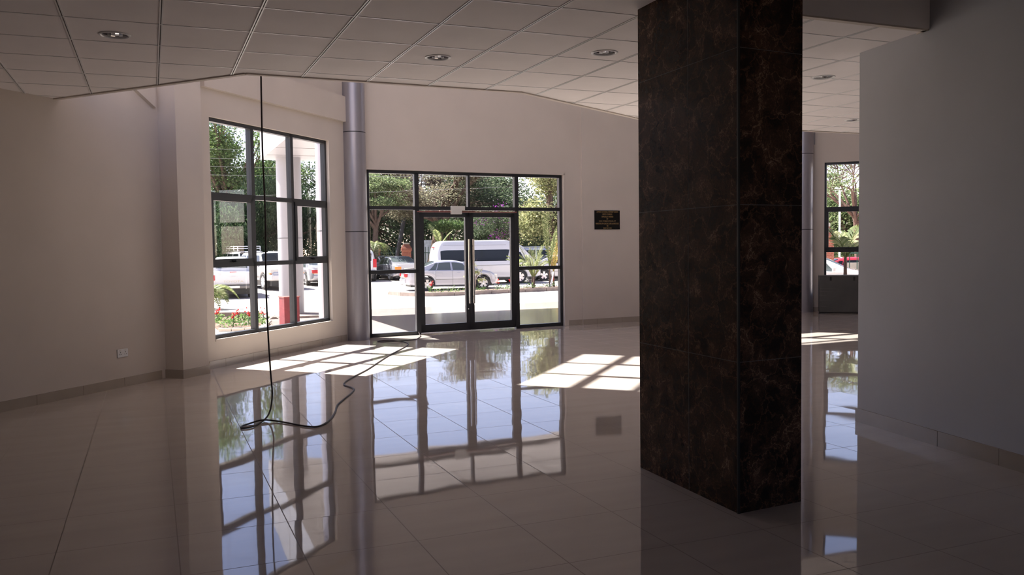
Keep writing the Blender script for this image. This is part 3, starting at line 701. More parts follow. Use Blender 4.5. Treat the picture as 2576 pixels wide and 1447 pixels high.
tree('dense_tree', 'dense green tree low behind the yellow-green tree', (26.5, 54), (3, .25, (0, 0)), crown(R_, 14, 3.6, 1.0, 6.5, 1.3, 2.0, .9), 12000, .30, 'leafm', shell=.4)
bt = tree('bougainvillea', 'bougainvillea with purple flower sprays above the minibus roof', (20.0, 50.2), (1.6, .1, (0, 0)), crown(R_, 12, 2.0, 1.3, 4.0, .8, 1.2, .8), 10000, .17, 'leafm', shell=.5, cat='shrub')
pp = []
for c_ in ((-1.4,-1.2,3.5), (-.45,-1.3,3.45), (.25,-1.3,3.1), (-.55,-1.4,2.55), (-.25,-1.2,2.45), (.95,-1.3,3.2), (.75,-1.4,2.7), (1.2,-1.0,3.7), (-.2,-1.1,4.3), (1.6,-.9,3.9), (1.3,-1.1,3.3)):
    k = 60; d = rng.normal(size=(k, 3))*np.array([.22, .15, .16]); ax = rng.random(k)[:, None]-.5; pp.append(np.array(c_)+d+ax*np.array([[.55, 0, .5]]))
tag(leaf_mesh('flower_spray', 'purple', np.concatenate(pp), .11, bt, 1.3), kind='stuff')
# bare-branched tree and bushes seen through the right window
tree('flat_topped_tree', 'wide flat-topped tree with bare red-brown branches in the right window', (30.9, 31.2), (3.3, .14, (-.1, .1)),
     crown(R_, 11, 4.0, 3.9, 6.4, 1.2, 2.0, .28), 3600, .16, 'leaff', 'bark2', twigs=230, shell=0, droop=0)
tree('dense_tree', 'soft green bush mass behind the flat-topped tree', (33.8, 34.6), (2, .2, (0, 0)), crown(R_, 16, 3.6, .6, 3.9, 1.1, 1.7, .8), 12000, .24, 'leaff', shell=.3)
tree('dense_tree', 'far green bushes at the left edge of the right window', (33.5, 40), (2, .2, (0, 0)), crown(R_, 14, 4.2, .8, 5.0, 1.3, 1.9, .8), 10000, .28, 'leafm', shell=.4)

# fronds
def frond(b, base, az, L, rise, sag, n=18, lw=.05, ll=.42, seg=10, vee=.35):
    p0 = Vector(base); d = Vector((math.cos(az), math.sin(az), 0)); pts = []
    for i in range(seg+1):
        t_ = i/seg; pts.append(p0+d*(L*t_)*(1-.12*t_)+Vector((0, 0, rise*t_-sag*t_*t_)))
    b.tube(pts, [.022*(1-.8*i/seg)+.003 for i in range(seg+1)], 5, caps=False)
    for k in range(n):
        t_ = .12+.88*k/(n-1); i = min(int(t_*seg), seg-1); p = pts[i].lerp(pts[i+1], t_*seg-i); tg = (pts[i+1]-pts[i]).normalized()
        sd = tg.cross(Vector((0, 0, 1)))
        sd = sd.normalized() if sd.length > 1e-3 else Vector((-d.y, d.x, 0))
        l_ = ll*math.sin(PI*min(.98, .18+.8*t_))
        for sg in (-1, 1):
            e = (sd*sg*.85+tg*.55+Vector((0, 0, vee))).normalized(); w_ = e.cross(tg).normalized()*0+tg*lw*.5
            m = p+e*l_*.5+Vector((0, 0, .02)); q = p+e*l_-Vector((0, 0, l_*.25))
            b.add([p-w_*.4, m-w_, q, m+w_, p+w_*.4], [(0, 1, 2, 3, 4)])
def palm(name, label, loc, stemh, n, L, rise, sag, mat='palm', group=None, ll=.42, lw=.06, seed=1, lf=18, vee=.35, stems=1, cat='palm'):
    rn = random.Random(seed); t = thing(name, label, cat, (loc[0], loc[1], gz(*loc)), 0, group)
    sb = B(); fb = B()
    for s_ in range(stems):
        ox, oy = (0, 0) if stems == 1 else (rn.uniform(-.25, .25), rn.uniform(-.25, .25)); sh = stemh*rn.uniform(.85, 1.1)
        sb.tube([(ox*.5, oy*.5, -.05), (ox*.8, oy*.8, sh*.5), (ox, oy, sh)], [.06, .045, .035], 8)
        for k in range(n): frond(fb, (ox, oy, sh), 2*PI*k/n+rn.uniform(-.3, .3), L*rn.uniform(.8, 1.15), rise*rn.uniform(.7, 1.3), sag*rn.uniform(.7, 1.2), lf, lw, ll, 9, vee)
    sb.out('stem', 'bark', t, smooth=60); fb.out('fronds', mat, t); return t
palm('young_palm', 'arching palm crown at the far left of the entrance glass', (12.3, 50.4), 1.9, 9, 1.4, .9, 1.5, seed=2)
palm('young_palm', 'upright palm fronds standing behind the left end of the minibus', (15.9, 48.9), 2.2, 3, .9, 1.5, .45, seed=4)
palm('cycad', 'yellow-green arching fronds in front of the white pickup', (1.35, 27.2), .45, 11, 1.15, .75, 1.05, seed=5, ll=.36, lw=.05, lf=26, cat='plant')
palm('slender_palm', 'slim tall palm with upright herringbone fronds near the right door panel', (16.9, 35.8), 1.0, 5, .50, 2.6, .5, 'palm', seed=6, ll=.36, lw=.04, lf=20, vee=.6)
palm('slender_palm', 'orange and green leaved palm beside the fence at the right pane', (17.3, 36.2), .9, 5, .5, 1.6, .3, 'palmo', seed=8, ll=.36, lw=.04, lf=18, vee=.6)
palm('bushy_palm', 'clump of pale feathery palms in front of the silver pickup', (16.2, 36.2), .7, 8, .9, 1.9, .8, 'palm', seed=9, ll=.30, lw=.022, lf=22, stems=2)
palm('broad_leaf_plant', 'yellow leaved plant reaching over the front of the minibus', (15.2, 35.6), 1.0, 6, .65, .9, .7, 'palm', seed=12, ll=.30, lw=.11, lf=6, cat='plant')
palm('broad_leaf_plant', 'large pale leaved palm in the middle of the right window', (15.2, 15.75), 1.42, 5, .50, .85, .40, 'palm', seed=14, ll=.40, lw=.09, lf=9)
palm('slender_palm', 'fine leaved palm behind the large pale palm', (20.2, 19.6), .8, 9, .8, 1.6, .7, 'palm', seed=15, ll=.4, lw=.03, lf=22, stems=2)
palm('low_fan_plant', 'low spiky plant just above the dark grey cabinet', (15.6, 15.75), -.02, 9, .35, .45, .2, 'grass', seed=16, ll=.1, lf=6, cat='plant')

# planting island in the yard ------------------------------------------
kerb_pts = [(9.45, 36.4), (9.62, 35.1), (10.05, 34.25), (10.7, 33.85), (12.5, 33.95), (15.2, 34.75), (17.4, 35.0), (22.0, 35.5)]
back_pts = [(21.8, 37.3), (16.5, 36.9), (13.0, 36.1), (10.8, 36.2)]
kb = thing('kerb', 'pale concrete kerb round the flower island in front of the silver car', 'kerb', (12.0, 34.2, -.575))
Z0 = Vector((12.0, 34.2, 0))
for i in range(len(kerb_pts)-1):
    T_, L_ = frame2(Vector(kerb_pts[i])-Z0.xy, Vector(kerb_pts[i+1])-Z0.xy); n = max(1, round(L_/1.0))
    for k in range(n): B().bevbox(L_*k/n+.008, 0, 0, L_*(k+1)/n-.008, .15, .17, .015, T_).out('kerb_stone', 'conc2', kb)
tag(B().prism([(p[0], p[1]+.1) for p in kerb_pts]+back_pts, -.7, -.47).out('island_soil', 'soil'), 'dark soil bed inside the kerbed island', 'soil', kind='stuff')
def small_plant(name, label, group, loc, z, leafm, flm, n=60, h=.25, r=.16, seed=0, cat='flower'):
    t = thing(name, label, cat, (loc[0], loc[1], z), 0, group)
    p = rng.normal(size=(n, 3))*np.array([r*.55, r*.55, h*.22])+np.array([0, 0, h*.35]); p[:, 2] = np.abs(p[:, 2])
    leaf_mesh('leaves', leafm, p, .085, t, 2.6, -.2)
    if flm:
        st = B().tube([(0, 0, 0), (.01, 0, h*.6), (0, .01, h)], .008, 5); st.out('stem', 'green', t)
        q = rng.normal(size=(34, 3))*np.array([.018, .018, .035])*(1.7 if h > .3 else 1)+np.array([0, 0, h]); tag(leaf_mesh('petals', flm, q, .05 if h > .3 else .034, t, 1.2, 0), kind='stuff')
    return t
for k, (x, y, f) in enumerate([(10.75,34.4,'r'),(11.2,34.5,''),(11.75,34.5,''),(12.5,34.5,''),(13.1,34.6,''),(14.0,35.0,'r'),(14.3,35.05,''),(14.65,35.1,'r'),(15.0,35.2,''),(15.55,35.3,'w'),(15.9,35.5,''),(16.6,35.5,''),(17.1,35.9,'r'),(17.5,35.6,''),(17.9,35.9,''),(18.2,36.0,'r'),(18.5,35.7,'')]):
    if f == 'r': small_plant('salvia', 'red flowered plant in the kerbed island', 'red flowers in the kerbed island', (x, y), -.47, 'grass', 'redf', h=.40, seed=k)
    elif f == 'w': small_plant('white_flower', 'white flowered plant at the foot of the right door post', None, (x, y), -.47, 'grass', 'whitef', h=.42, seed=k)
    else: small_plant('low_plant', 'low leafy plant in the kerbed island', 'leafy plants in the kerbed island', (x, y), -.47, 'grass', None, n=90, h=.30, r=.30, seed=k, cat='plant')
tree('thin_shrub', 'thin leggy shrub before the front door of the silver car', (12.75, 34.6), (.8, .02, (.1, 0)), [(.1,0,.95,.3,.2,.16),(-.28,0,.75,.2,.15,.1),(.3,0,.62,.2,.15,.1),(0,0,1.25,.12,.12,.1)], 260, .10, 'leafy', shell=0, cat='shrub', twigs=12)
st = thing('support_stick', 'white wrapped stake tied in the island near the orange palm', 'stake', (16.75, 35.5, -.47))
B().tube([(0, 0, 0), (.12, 0, .35), (.2, 0, .75)], [.03, .045, .03], 6).out('wrapping', 'white', st); B().tube([(.02, .03, 0), (.1, .03, .62)], .02, 6).out('stick', 'bark', st)
# flower bed near the left window
fbp = [(1.15, 17.2), (1.85, 17.0), (2.2, 18.6), (2.2, 20.2), (1.0, 20.6)]
tag(B().prism(fbp, -.2, -.03).out('bed_soil', 'soil'), 'dark soil of the small bed below the left window', 'soil', kind='stuff')
eb = thing('bed_edging', 'pale brick edging along the small bed below the left window', 'edging', (1.15, 17.2, -.06))
for a, c_ in ((0, 1), (1, 2)):
    T_, L_ = frame2(Vector(fbp[a])-Vector(fbp[0]), Vector(fbp[c_])-Vector(fbp[0])); n = int(L_/.2)
    for k in range(n): B().bevbox(L_*k/n+.006, -.1, 0, L_*(k+1)/n-.006, 0, .06, .008, T_).out('edging_brick', 'cap', eb)
T_, L_ = frame2(Vector(fbp[4])-Vector(fbp[0]), Vector(fbp[3])-Vector(fbp[0])); B().bevbox(0, 0, -.1, L_, .14, .13, .01, T_).out('rear_kerb', 'conc2', eb)
for k, (x, y) in enumerate([(1.22, 18.9), (1.62, 18.7), (1.78, 18.1), (1.98, 18.9), (2.1, 18.4), (1.45, 17.7), (1.3, 19.5), (2.05, 19.6)]):
    small_plant('salvia', 'red spiked flower in the small bed below the left window', 'red flowers in the small bed', (x, y), -.03, 'grass', 'redf', n=26, h=.22, r=.10, seed=k)
bl = rng.random((420, 3))*np.array([1.0, 2.3, .09])+np.array([1.15, 17.4, -.02])
tag(leaf_mesh('bed_foliage', 'grass', bl, .075, None, 2.0, .0), 'small mixed leaves covering the bed below the left window', 'foliage', kind='stuff')
# fence, brick pillars, poles, wires -------------------------------------
FZ = -.46
def brick_pillar(label, x, y, h=2.2, w=.62, globe=False):
    t = thing('brick_pillar', label, 'pillar', (x, y, FZ), math.radians(-12)); a = w/2
    B().box(-a, -a, 0, a, a, h*.72).out('shaft', 'brick', t)
    b = B(); q = [(a, h*.72), (a*1.18, h*.76), (a*1.18, h*.82), (a*.62, h*.95)]
    for i in range(3):
        (r0, z0), (r1, z1) = q[i], q[i+1]
        v = [(-r0,-r0,z0),(r0,-r0,z0),(r0,r0,z0),(-r0,r0,z0),(-r1,-r1,z1),(r1,-r1,z1),(r1,r1,z1),(-r1,r1,z1)]
        b.add(v, [(0,1,5,4),(1,2,6,5),(2,3,7,6),(3,0,4,7),(4,5,6,7),(3,2,1,0)])
    b.out('corbelled_head', 'brick', t)
    B().box(-a*.7, -a*.7, h*.95, a*.7, a*.7, h).out('cap_stone', 'cap', t)
    if globe: B().lathe([(.001, 0), (.12, .05), (.16, .16), (.12, .27), (.001, .32)], 16, T=Matrix.Translation((0, 0, h))).out('globe_lamp', 'white', t, smooth=60)
    return t
P4 = [(10.6, 61.0), (13.55, 59.3), (16.2, 57.4), (22.0, 52.6), (26.0, 49.3)]
PL = ['brick pillar glimpsed right of the canopy column', 'red brick fence pillar at the left edge of the entrance glass', 'red brick fence pillar right of the leaning pole', 'red brick fence pillar peeping over the minibus roof', 'brick fence pillar beyond the silver pickup']
P4 = [(12.3, 63.5), (15.05, 61.4), (16.55, 58.6), (21.9, 52.3), (27.5, 47.6)]
for (x, y), l in zip(P4, PL): brick_pillar(l, x, y, 2.25, .62)
brick_pillar('red brick gate pillar with a white globe in the right window', 22.42, 24.40, 2.62, .62, True)
def railing(label, p0, p1, group=None):
    t = thing('railing', label, 'fence', (p0[0], p0[1], FZ), 0, group); T_, L_ = frame2((0, 0), (p1[0]-p0[0], p1[1]-p0[1])); b = B(); n = int(L_/.24)
    for k in range(n): s_ = L_*(k+.5)/n; b.box(s_-.016, -.016, .1, s_+.016, .016, 1.95, T_)
    b.out('fence_bars', 'green', t); r_ = B(); r_.box(0, -.02, .3, L_, .02, .36, T_); r_.box(0, -.02, 1.5, L_, .02, 1.56, T_); r_.out('fence_rail', 'green', t)
RLb = ['green bar railing right of the canopy column', 'green bar railing left of the leaning pole', 'green bar railing behind the silver saloon and minibus', 'green bar railing at the right edge of the entrance']
for i in range(4): railing(RLb[i], P4[i], P4[i+1])
railing('dark bar railing beyond the white car in the right window', (22.9, 23.7), (27.5, 19.2))
struct(B().box(23.2, 24.0, -.6, 31.5, 24.2, .72, Matrix.Translation((22.9, 24.1, 0)) @ Matrix.Rotation(-.75, 4, 'Z') @ Matrix.Translation((-22.9, -24.1, 0))).out('wall_street', 'cap'))
def pole(name, label, a, b_, r): return tag(B().tube([a, b_], r, 10).out(name, 'polem', smooth=60), label, 'pole')
pole('utility_pole', 'black pole leaning to the right behind the fence', (15.75, 59.2, FZ), (18.3, 59.9, 10.5), .15)
pole('utility_pole', 'upright black pole behind the right brick fence pillar', (17.75, 61.2, FZ), (17.75, 61.2, 6.2), .15)
tag(B().tube([(29.58, 31.02, -.6), (29.58, 31.02, 3.85)], .045, 8).out('light_mast', 'white'), 'slim white mast in the right window', 'pole')
bn = thing('banner', 'pale blue banner on the fence right of the upright black pole', 'banner', (17.35, 58.3, FZ+.3), math.radians(-25))
B().box(0, 0, 0, 1.1, .04, 2.1).out('cloth', 'banner', bn)
for k, (z, dz) in enumerate(((7.25, .0), (6.75, 0), (6.3, 0), (5.85, 0), (4.1, .9))):
    lb = ['highest', 'second highest', 'third highest', 'fourth highest', 'lowest, slanting'][k]
    pts = [(-14+8*i, 52-1.2*i, z-.25*i*.0-.35*math.sin(PI*i/6)+dz*i*.3-.0) for i in range(7)]
    tag(B().tube(spline(pts, 4), .007, 4).out('power_line', 'wire'), 'power line across the left window trees, %s of the five' % lb, 'wire')
bd = thing('low_building', 'old brick building showing between the trees behind the left window', 'building', (2.5, 71.5, FZ))
B().box(-6, 0, 0, 4.5, 6, 5.1).out('brick_wall', 'brick_wall', bd); B().add([(-6.6,-.5,5.1),(5.1,-.5,5.1),(5.1,6.5,5.1),(-6.6,6.5,5.1),(-6,3,6.6),(4.5,3,6.6)], [(0,1,5,4),(1,2,5),(2,3,4,5),(3,0,4),(3,2,1,0)]).out('roof', 'cap', bd)
bd = thing('low_building', 'low house with pale roof beyond the fence at the right pane', 'building', (31.5, 62.5, FZ), math.radians(-25))
B().box(0, 0, 0, 11, 5, 2.0).out('house_wall', 'redl', bd); B().add([(-.5,-.8,1.9),(11.5,-.8,1.9),(11.5,5.5,1.9),(-.5,5.5,1.9),(0,2.5,3.6),(11,2.5,3.6)], [(0,1,5,4),(1,2,5),(2,3,4,5),(3,0,4),(3,2,1,0)]).out('roof', 'cap', bd)

# ------------------------------------------------------------ vehicles
def lerp_prof(P, x):
    if x <= P[0][0]: return P[0][1]
    for (a, u), (b_, v) in zip(P, P[1:]):
        if x <= b_:
            return u+(v-u)*(x-a)/max(1e-6, b_-a)
    return P[-1][1]
class Car:
    def __init__(s, L, top, sh, hw, zb, wheels, wr, tumble=.30, roofw=.72):
        s.L, s.top, s.sh, s.hw, s.zb, s.wheels, s.wr, s.tum, s.rw = L, top, sh, hw, zb, wheels, wr, tumble, roofw
    def sm(s, P, x, r=.05): return (lerp_prof(P, x-r)+2*lerp_prof(P, x)+lerp_prof(P, x+r))/4
    def ring(s, x):
        zt, zs, hw, zb = s.sm(s.top, x), s.sm(s.sh, x), s.sm(s.hw, x), s.sm(s.zb, x, .02)
        for w in s.wheels:
            R = s.wr+.055; d = abs(x-w)
            if d < R: zb = max(zb, s.wr+math.sqrt(R*R-d*d))
        zs = min(zs, zt-.01); g = zt-zs; zb = min(zb, zs-.12)
        yb = hw*.985-min(.05, g*.4); yr = max(yb-s.tum*g, hw*.5)
        f = min(1, g/.25)
        return [(0, zb), (hw*.86, zb), (hw*.985, zb+.05), (hw, zb+(zs-zb)*.35), (hw*1.0, zb+(zs-zb)*.72), (hw*.985, zs), (yb-(yb-yr)*.05, zs+g*.12),
                (yb-(yb-yr)*.5, zs+g*.5), (yr+(yb-yr)*.12, zs+g*.84), (yr-.07-.04*(1-f), zs+g*.965), (yr*.55, zt-.006), (0, zt)]
    def body(s, mat, parent):
        xs = set(np.linspace(0, s.L, 64).tolist()+[.015, .04, .08, s.L-.015, s.L-.04, s.L-.08])
        for w in s.wheels: xs |= set((w+(s.wr+.055)*np.cos(np.linspace(0, PI, 17))).tolist())
        xs = sorted(x for x in xs if 0 <= x <= s.L); vs = []; fs = []; n = 12
        for x in xs:
            r = s.ring(x); vs += [(x, y, z) for y, z in r]+[(x, -y, z) for y, z in r[-2:0:-1]]
        m = 2*n-2
        for i in range(len(xs)-1):
            for k in range(m): a, b_ = i*m+k, i*m+(k+1) % m; fs.append((a, a+m, b_+m, b_))
        fs.append(tuple(range(m))); fs.append(tuple((len(xs)-1)*m+k for k in range(m))[::-1])
        return B().add(vs, fs).out('body', mat, parent, smooth=38, recalc=True)
    def side_pt(s, x, u):
        r = s.ring(x)[5:9]; t_ = u*3; i = min(int(t_), 2); f = t_-i; y, z = r[i][0]+(r[i+1][0]-r[i][0])*f, r[i][1]+(r[i+1][1]-r[i][1])*f
        return y+.006, z
    def side_glass(s, parent, xb0, xb1, xt0, xt1, u0=.2, u1=.93, mat='cglass', seg=10):
        for sg in (1, -1):
            vs = []; fs = []
            for j in range(5):
                v = j/4; u = u0+(u1-u0)*v; a = xb0+(xt0-xb0)*v; c_ = xb1+(xt1-xb1)*v
                for i in range(seg+1): x = a+(c_-a)*i/seg; y, z = s.side_pt(x, u); vs.append((x, y*sg, z))
            for j in range(4):
                for i in range(seg): q = j*(seg+1)+i; f = (q, q+1, q+seg+2, q+seg+1); fs.append(f if sg < 0 else f[::-1])
            B().add(vs, fs).out('side_window', mat, parent, smooth=60)
    def top_glass(s, parent, name, x0, x1, mat='cglass', k=.97):
        vs = []; fs = []; seg = 8; ny = 10
        for i in range(seg+1):
            x = x0+(x1-x0)*i/seg; r = s.ring(x)[7:]; ys = [q[0] for q in r][::-1]; zs = [q[1] for q in r][::-1]; ym = ys[-2]*k
            for j in range(-ny, ny+1):
                y = ym*j/ny; z = float(np.interp(abs(y), ys, zs)); vs.append((x, y, z+.010))
        m = 2*ny+1
        for i in range(seg):
            for j in range(m-1): fs.append((i*m+j, i*m+j+1, (i+1)*m+j+1, (i+1)*m+j))
        B().add(vs, fs).out(name, mat, parent, smooth=60)
    def wheel_set(s, parent, spokes=5, tyre=.20):
        R = s.wr
        for w in s.wheels:
            for sg in (1, -1):
                hw = s.sm(s.hw, w); T = Matrix.Translation((w, sg*(hw-.015), R)) @ Matrix.Rotation(-PI/2*sg, 4, 'X')
                tb = B(); tb.lathe([(R*.66, -tyre), (R*.9, -tyre), (R, -tyre+.03), (R, -.03), (R*.93, -.004), (R*.68, -.002), (R*.66, -.02), (R*.60, -.10)], 32, T)
                wl_ = tb.out('wheel', 'rubber', parent, smooth=40)
                rb = B(); rb.lathe([(R*.70, -.004), (R*.66, -.012), (R*.62, -.05), (R*.60, -.11)], 32, T)
                for k in range(spokes):
                    Ts = T @ Matrix.Rotation(2*PI*k/spokes, 4, 'Z'); w_ = R*.15
                    rb.add([(-w_*.9, .05*R, -.02), (w_*.9, .05*R, -.02), (w_*1.5, R*.65, -.012), (-w_*1.5, R*.65, -.012), (-w_*.9, .05*R, -.06), (w_*.9, .05*R, -.06), (w_*1.5, R*.65, -.05), (-w_*1.5, R*.65, -.05)],
                           [(0,1,2,3),(7,6,5,4),(0,4,5,1),(1,5,6,2),(2,6,7,3),(3,7,4,0)], Ts)
                rb.lathe([(.001, -.005), (R*.2, -.01), (R*.22, -.05)], 20, T); rb.out('rim', 'rim', wl_, smooth=40)
                B().lathe([(.001, -.10), (R*.62, -.10)], 24, T).out('brake_disc', 'black', wl_)
    def under(s, parent):
        B().box(.25, -s.sm(s.hw, s.L/2)*.80, .18, s.L-.25, s.sm(s.hw, s.L/2)*.80, .5).out('underbody', 'black', parent)
    def seams(s, parent, xs, z0f=.05, z1f=1.0):
        for x in xs:
            for sg in (1, -1):
                r = s.ring(x); pts = [(x, sg*(y+.002), z) for y, z in r[2:6]]; B().tube(pts, .005, 4).out('door_seam', 'black', parent)
    def handles(s, parent, xs, z, mat):
        for x in xs:
            for sg in (1, -1):
                y = s.ring(x)[4][0]; B().bevbox(x-.09, sg*y-.02, z-.016, x+.09, sg*y+.022, z+.016, .008).out('door_handle', mat, parent)
    def moulding(s, parent, z, mat, x0, x1, h=.02):
        for sg in (1, -1):
            b = B(); xs = np.linspace(x0, x1, 14)
            def yy(x):
                r = s.ring(x); return float(np.interp(z, [q[1] for q in r[2:6]], [q[0] for q in r[2:6]]))
            for a, c_ in zip(xs, xs[1:]):
                ya, yc = yy(a)+.006, yy(c_)+.006; b.add([(a, sg*ya, z-h), (c_, sg*yc, z-h), (c_, sg*yc, z+h), (a, sg*ya, z+h)], [(0,1,2,3) if sg < 0 else (3,2,1,0)])
            b.out('side_moulding', mat, parent)
    def mirrors(s, parent, x, z, mat):
        for sg in (1, -1):
            y = s.ring(x)[5][0]; B().bevbox(x-.06, sg*y-.0 if sg > 0 else sg*y-.20, z-.02, x+.06, sg*y+.20 if sg > 0 else sg*y+.0, z+.13, .03).out('door_mirror', mat, parent)
def vehicle(name, label, car, x, y, deg, cat='car', group=None):
    h = math.radians(deg); t = thing(name, label, cat, (x-math.cos(h)*car.L/2, y-math.sin(h)*car.L/2, gz(x, y)), h, group); return t
def lamp(parent, name, mat, x0, y0, z0, x1, y1, z1, both=True, r=.015):
    for sg in ((1, -1) if both else (1,)):
        a, c_ = sorted((sg*y0, sg*y1)); B().bevbox(x0, a, z0, x1, c_, z1, r).out(name, mat, parent)
SED = Car(4.53, [(0,.95),(.12,1.0),(.62,1.04),(.70,1.055),(1.45,1.385),(1.9,1.43),(2.35,1.425),(2.8,1.33),(3.42,1.01),(3.5,.985),(4.1,.86),(4.4,.70),(4.53,.55)],
          [(0,.80),(.4,.90),(1.0,.93),(3.4,.90),(4.1,.80),(4.53,.50)], [(0,.66),(.06,.74),(.25,.82),(.7,.86),(3.6,.865),(4.15,.80),(4.4,.70),(4.53,.52)],
          [(0,.42),(.1,.30),(.5,.22),(4.1,.20),(4.4,.22),(4.53,.3)], (1.02, 3.735), .315)
def sedan(label, x, y, deg, paint, glass='cglass', lampmat='tail', dark_trim=True, spokes=5, group=None):
    c = SED; t = vehicle('saloon_car', label, c, x, y, deg); c.body(paint, t); c.under(t)
    c.side_glass(t, 1.06, 1.42, 1.42, 1.56, mat=glass); c.side_glass(t, 1.47, 2.16, 1.60, 2.14, mat=glass); c.side_glass(t, 2.26, 3.10, 2.22, 2.74, mat=glass)
    c.top_glass(t, 'windscreen', 2.80, 3.40, glass); c.top_glass(t, 'rear_window', .74, 1.40, glass, .92)
    c.wheel_set(t, spokes); c.seams(t, (1.42, 2.24, 3.32)); c.handles(t, (1.62, 2.52), .80, paint); c.mirrors(t, 3.02, .93, paint); c.moulding(t, .52, 'trimgrey', 1.42, 3.3, .012)
    lamp(t, 'tail_lamp', lampmat, -.012, .42, .66, .10, .775, .82); lamp(t, 'amber_lamp', 'amber', -.014, .45, .64, .05, .765, .668)
    lamp(t, 'head_lamp', 'lens', 4.28, .38, .56, 4.46, .70, .70)
    B().box(-.02, -.26, .62, .01, .26, .74).out('number_plate', 'plate', t)
    B().bevbox(-.05, -.70, .36, .12, .70, .56, .04).out('rear_bumper', paint, t)
    B().bevbox(4.50, -.42, .30, 4.56, .42, .48, .02).out('lower_grille', 'black', t)
    B().tube([(-.04, .45, .26), (.1, .45, .28)], .03, 8).out('exhaust_pipe', 'rim', t); return t
sedan('silver saloon car parked side-on behind the kerbed island', 13.2, 39.25, -6, 'cars', 'cglass2', spokes=5)
sedan('silver saloon seen from behind through the right panes of the left window', 8.15, 47.3, 97, 'cars', 'cglass2')
sedan('silver saloon with orange tail lamps behind the side-parked silver car', 13.6, 50.5, 93, 'cars', 'cglass2', lampmat='amber')
sedan('dark saloon car half hidden beyond the white four wheel drive', 14.0, 55.0, 95, 'card')
sedan('white car with sloping bonnet behind the right window', 18.32, 20.55, -42, 'carw', 'cglass2')
sedan('red car beyond the white car in the right window', 25.2, 25.6, -25, 'carr')
SUV = Car(4.75, [(0,1.45),(.03,1.66),(.12,1.79),(.4,1.83),(2.9,1.84),(3.1,1.78),(3.62,1.24),(3.7,1.20),(4.45,1.08),(4.68,.92),(4.75,.8)],
          [(0,1.10),(.2,1.14),(3.5,1.12),(4.5,1.0),(4.75,.78)], [(0,.80),(.05,.88),(.2,.92),(3.9,.93),(4.4,.90),(4.62,.82),(4.75,.7)],
          [(0,.50),(.15,.42),(4.4,.42),(4.75,.46)], (.98, 3.76), .39, .22)
def suv(label, x, y, deg, paint, rack=False, spare=False, name='off_road_car'):
    c = SUV; t = vehicle(name, label, c, x, y, deg); c.body(paint, t); c.under(t)
    c.side_glass(t, .22, .95, .28, .95); c.side_glass(t, 1.05, 1.98, 1.05, 1.98); c.side_glass(t, 2.08, 3.32, 2.08, 2.92)
    c.top_glass(t, 'windscreen', 3.08, 3.60); c.wheel_set(t, 6, .24); c.seams(t, (1.0, 2.03, 3.35)); c.handles(t, (1.25, 2.3), 1.0, paint); c.mirrors(t, 3.22, 1.12, paint)
    c.moulding(t, .62, 'trimgrey', 1.45, 3.3, .05)
    B().bevbox(-.012, -.62, 1.18, .03, .62, 1.62, .03).out('rear_window', 'cglass', t)
    lamp(t, 'tail_lamp', 'tail', -.03, .70, .82, .12, .90, 1.30); lamp(t, 'head_lamp', 'lens', 4.40, .42, .80, 4.70, .84, 1.0); lamp(t, 'amber_lamp', 'amber', 4.36, .70, .76, 4.68, .87, .84)
    B().bevbox(4.62, -.40, .78, 4.76, .40, .96, .02).out('grille', 'rim', t); B().bevbox(4.50, -.86, .48, 4.86, .86, .74, .05).out('front_bumper', 'carw' if paint == 'carw' else paint, t)
    B().bevbox(-.12, -.86, .46, .12, .86, .66, .04).out('rear_bumper', 'trimgrey', t); B().bevbox(4.84, -.27, .54, 4.88, .27, .66, .01).out('number_plate', 'plate', t)
    B().bevbox(-.14, -.27, .68, -.0, .27, .80, .01).out('rear_number_plate', 'plate', t)
    rl = B()
    for sg in (1, -1): rl.tube([(.4, sg*.62, 1.86), (2.7, sg*.62, 1.87)], .02, 6)
    rl.out('roof_rail', 'rim', t)
    if rack:
        rb = B()
        for z in (1.99, 2.11):
            for a, b_ in (((.5, -.66), (2.6, -.66)), ((2.6, -.66), (2.6, .66)), ((2.6, .66), (.5, .66)), ((.5, .66), (.5, -.66))): rb.tube([(*a, z), (*b_, z)], .025, 6)
        for x_ in (.5, 1.2, 1.9, 2.6):
            for y_ in (-.66, .66): rb.tube([(x_, y_, 1.84), (x_, y_, 2.11)], .03, 6)
        rb.out('roof_rack', 'white', t)
    if spare:
        sp_ = B().lathe([(.2, -.2), (.34, -.2), (.37, -.16), (.37, -.04), (.34, 0), (.001, 0)], 28, Matrix.Translation((-.02, 0, 1.0)) @ Matrix.Rotation(-PI/2, 4, 'Y')); sp_.out('spare_wheel', 'rubber', t, smooth=40)
    return t
suv('white four wheel drive facing forward right of the pickup in the left window', 5.6, 45.3, 283, 'carw')
suv('white four wheel drive with a roof rack behind the pickup', 5.2, 52.2, 283, 'carw', rack=True)
suv('white four wheel drive seen from behind at the left edge of the entrance', 11.3, 50.4, 80, 'carw')
suv('silver estate car behind the pale palms at the right pane', 20.75, 45.58, -6, 'cars')
sedan('white car nosing out beyond the minibus, behind the orange palm', 21.1, 43.2, -8, 'carw')
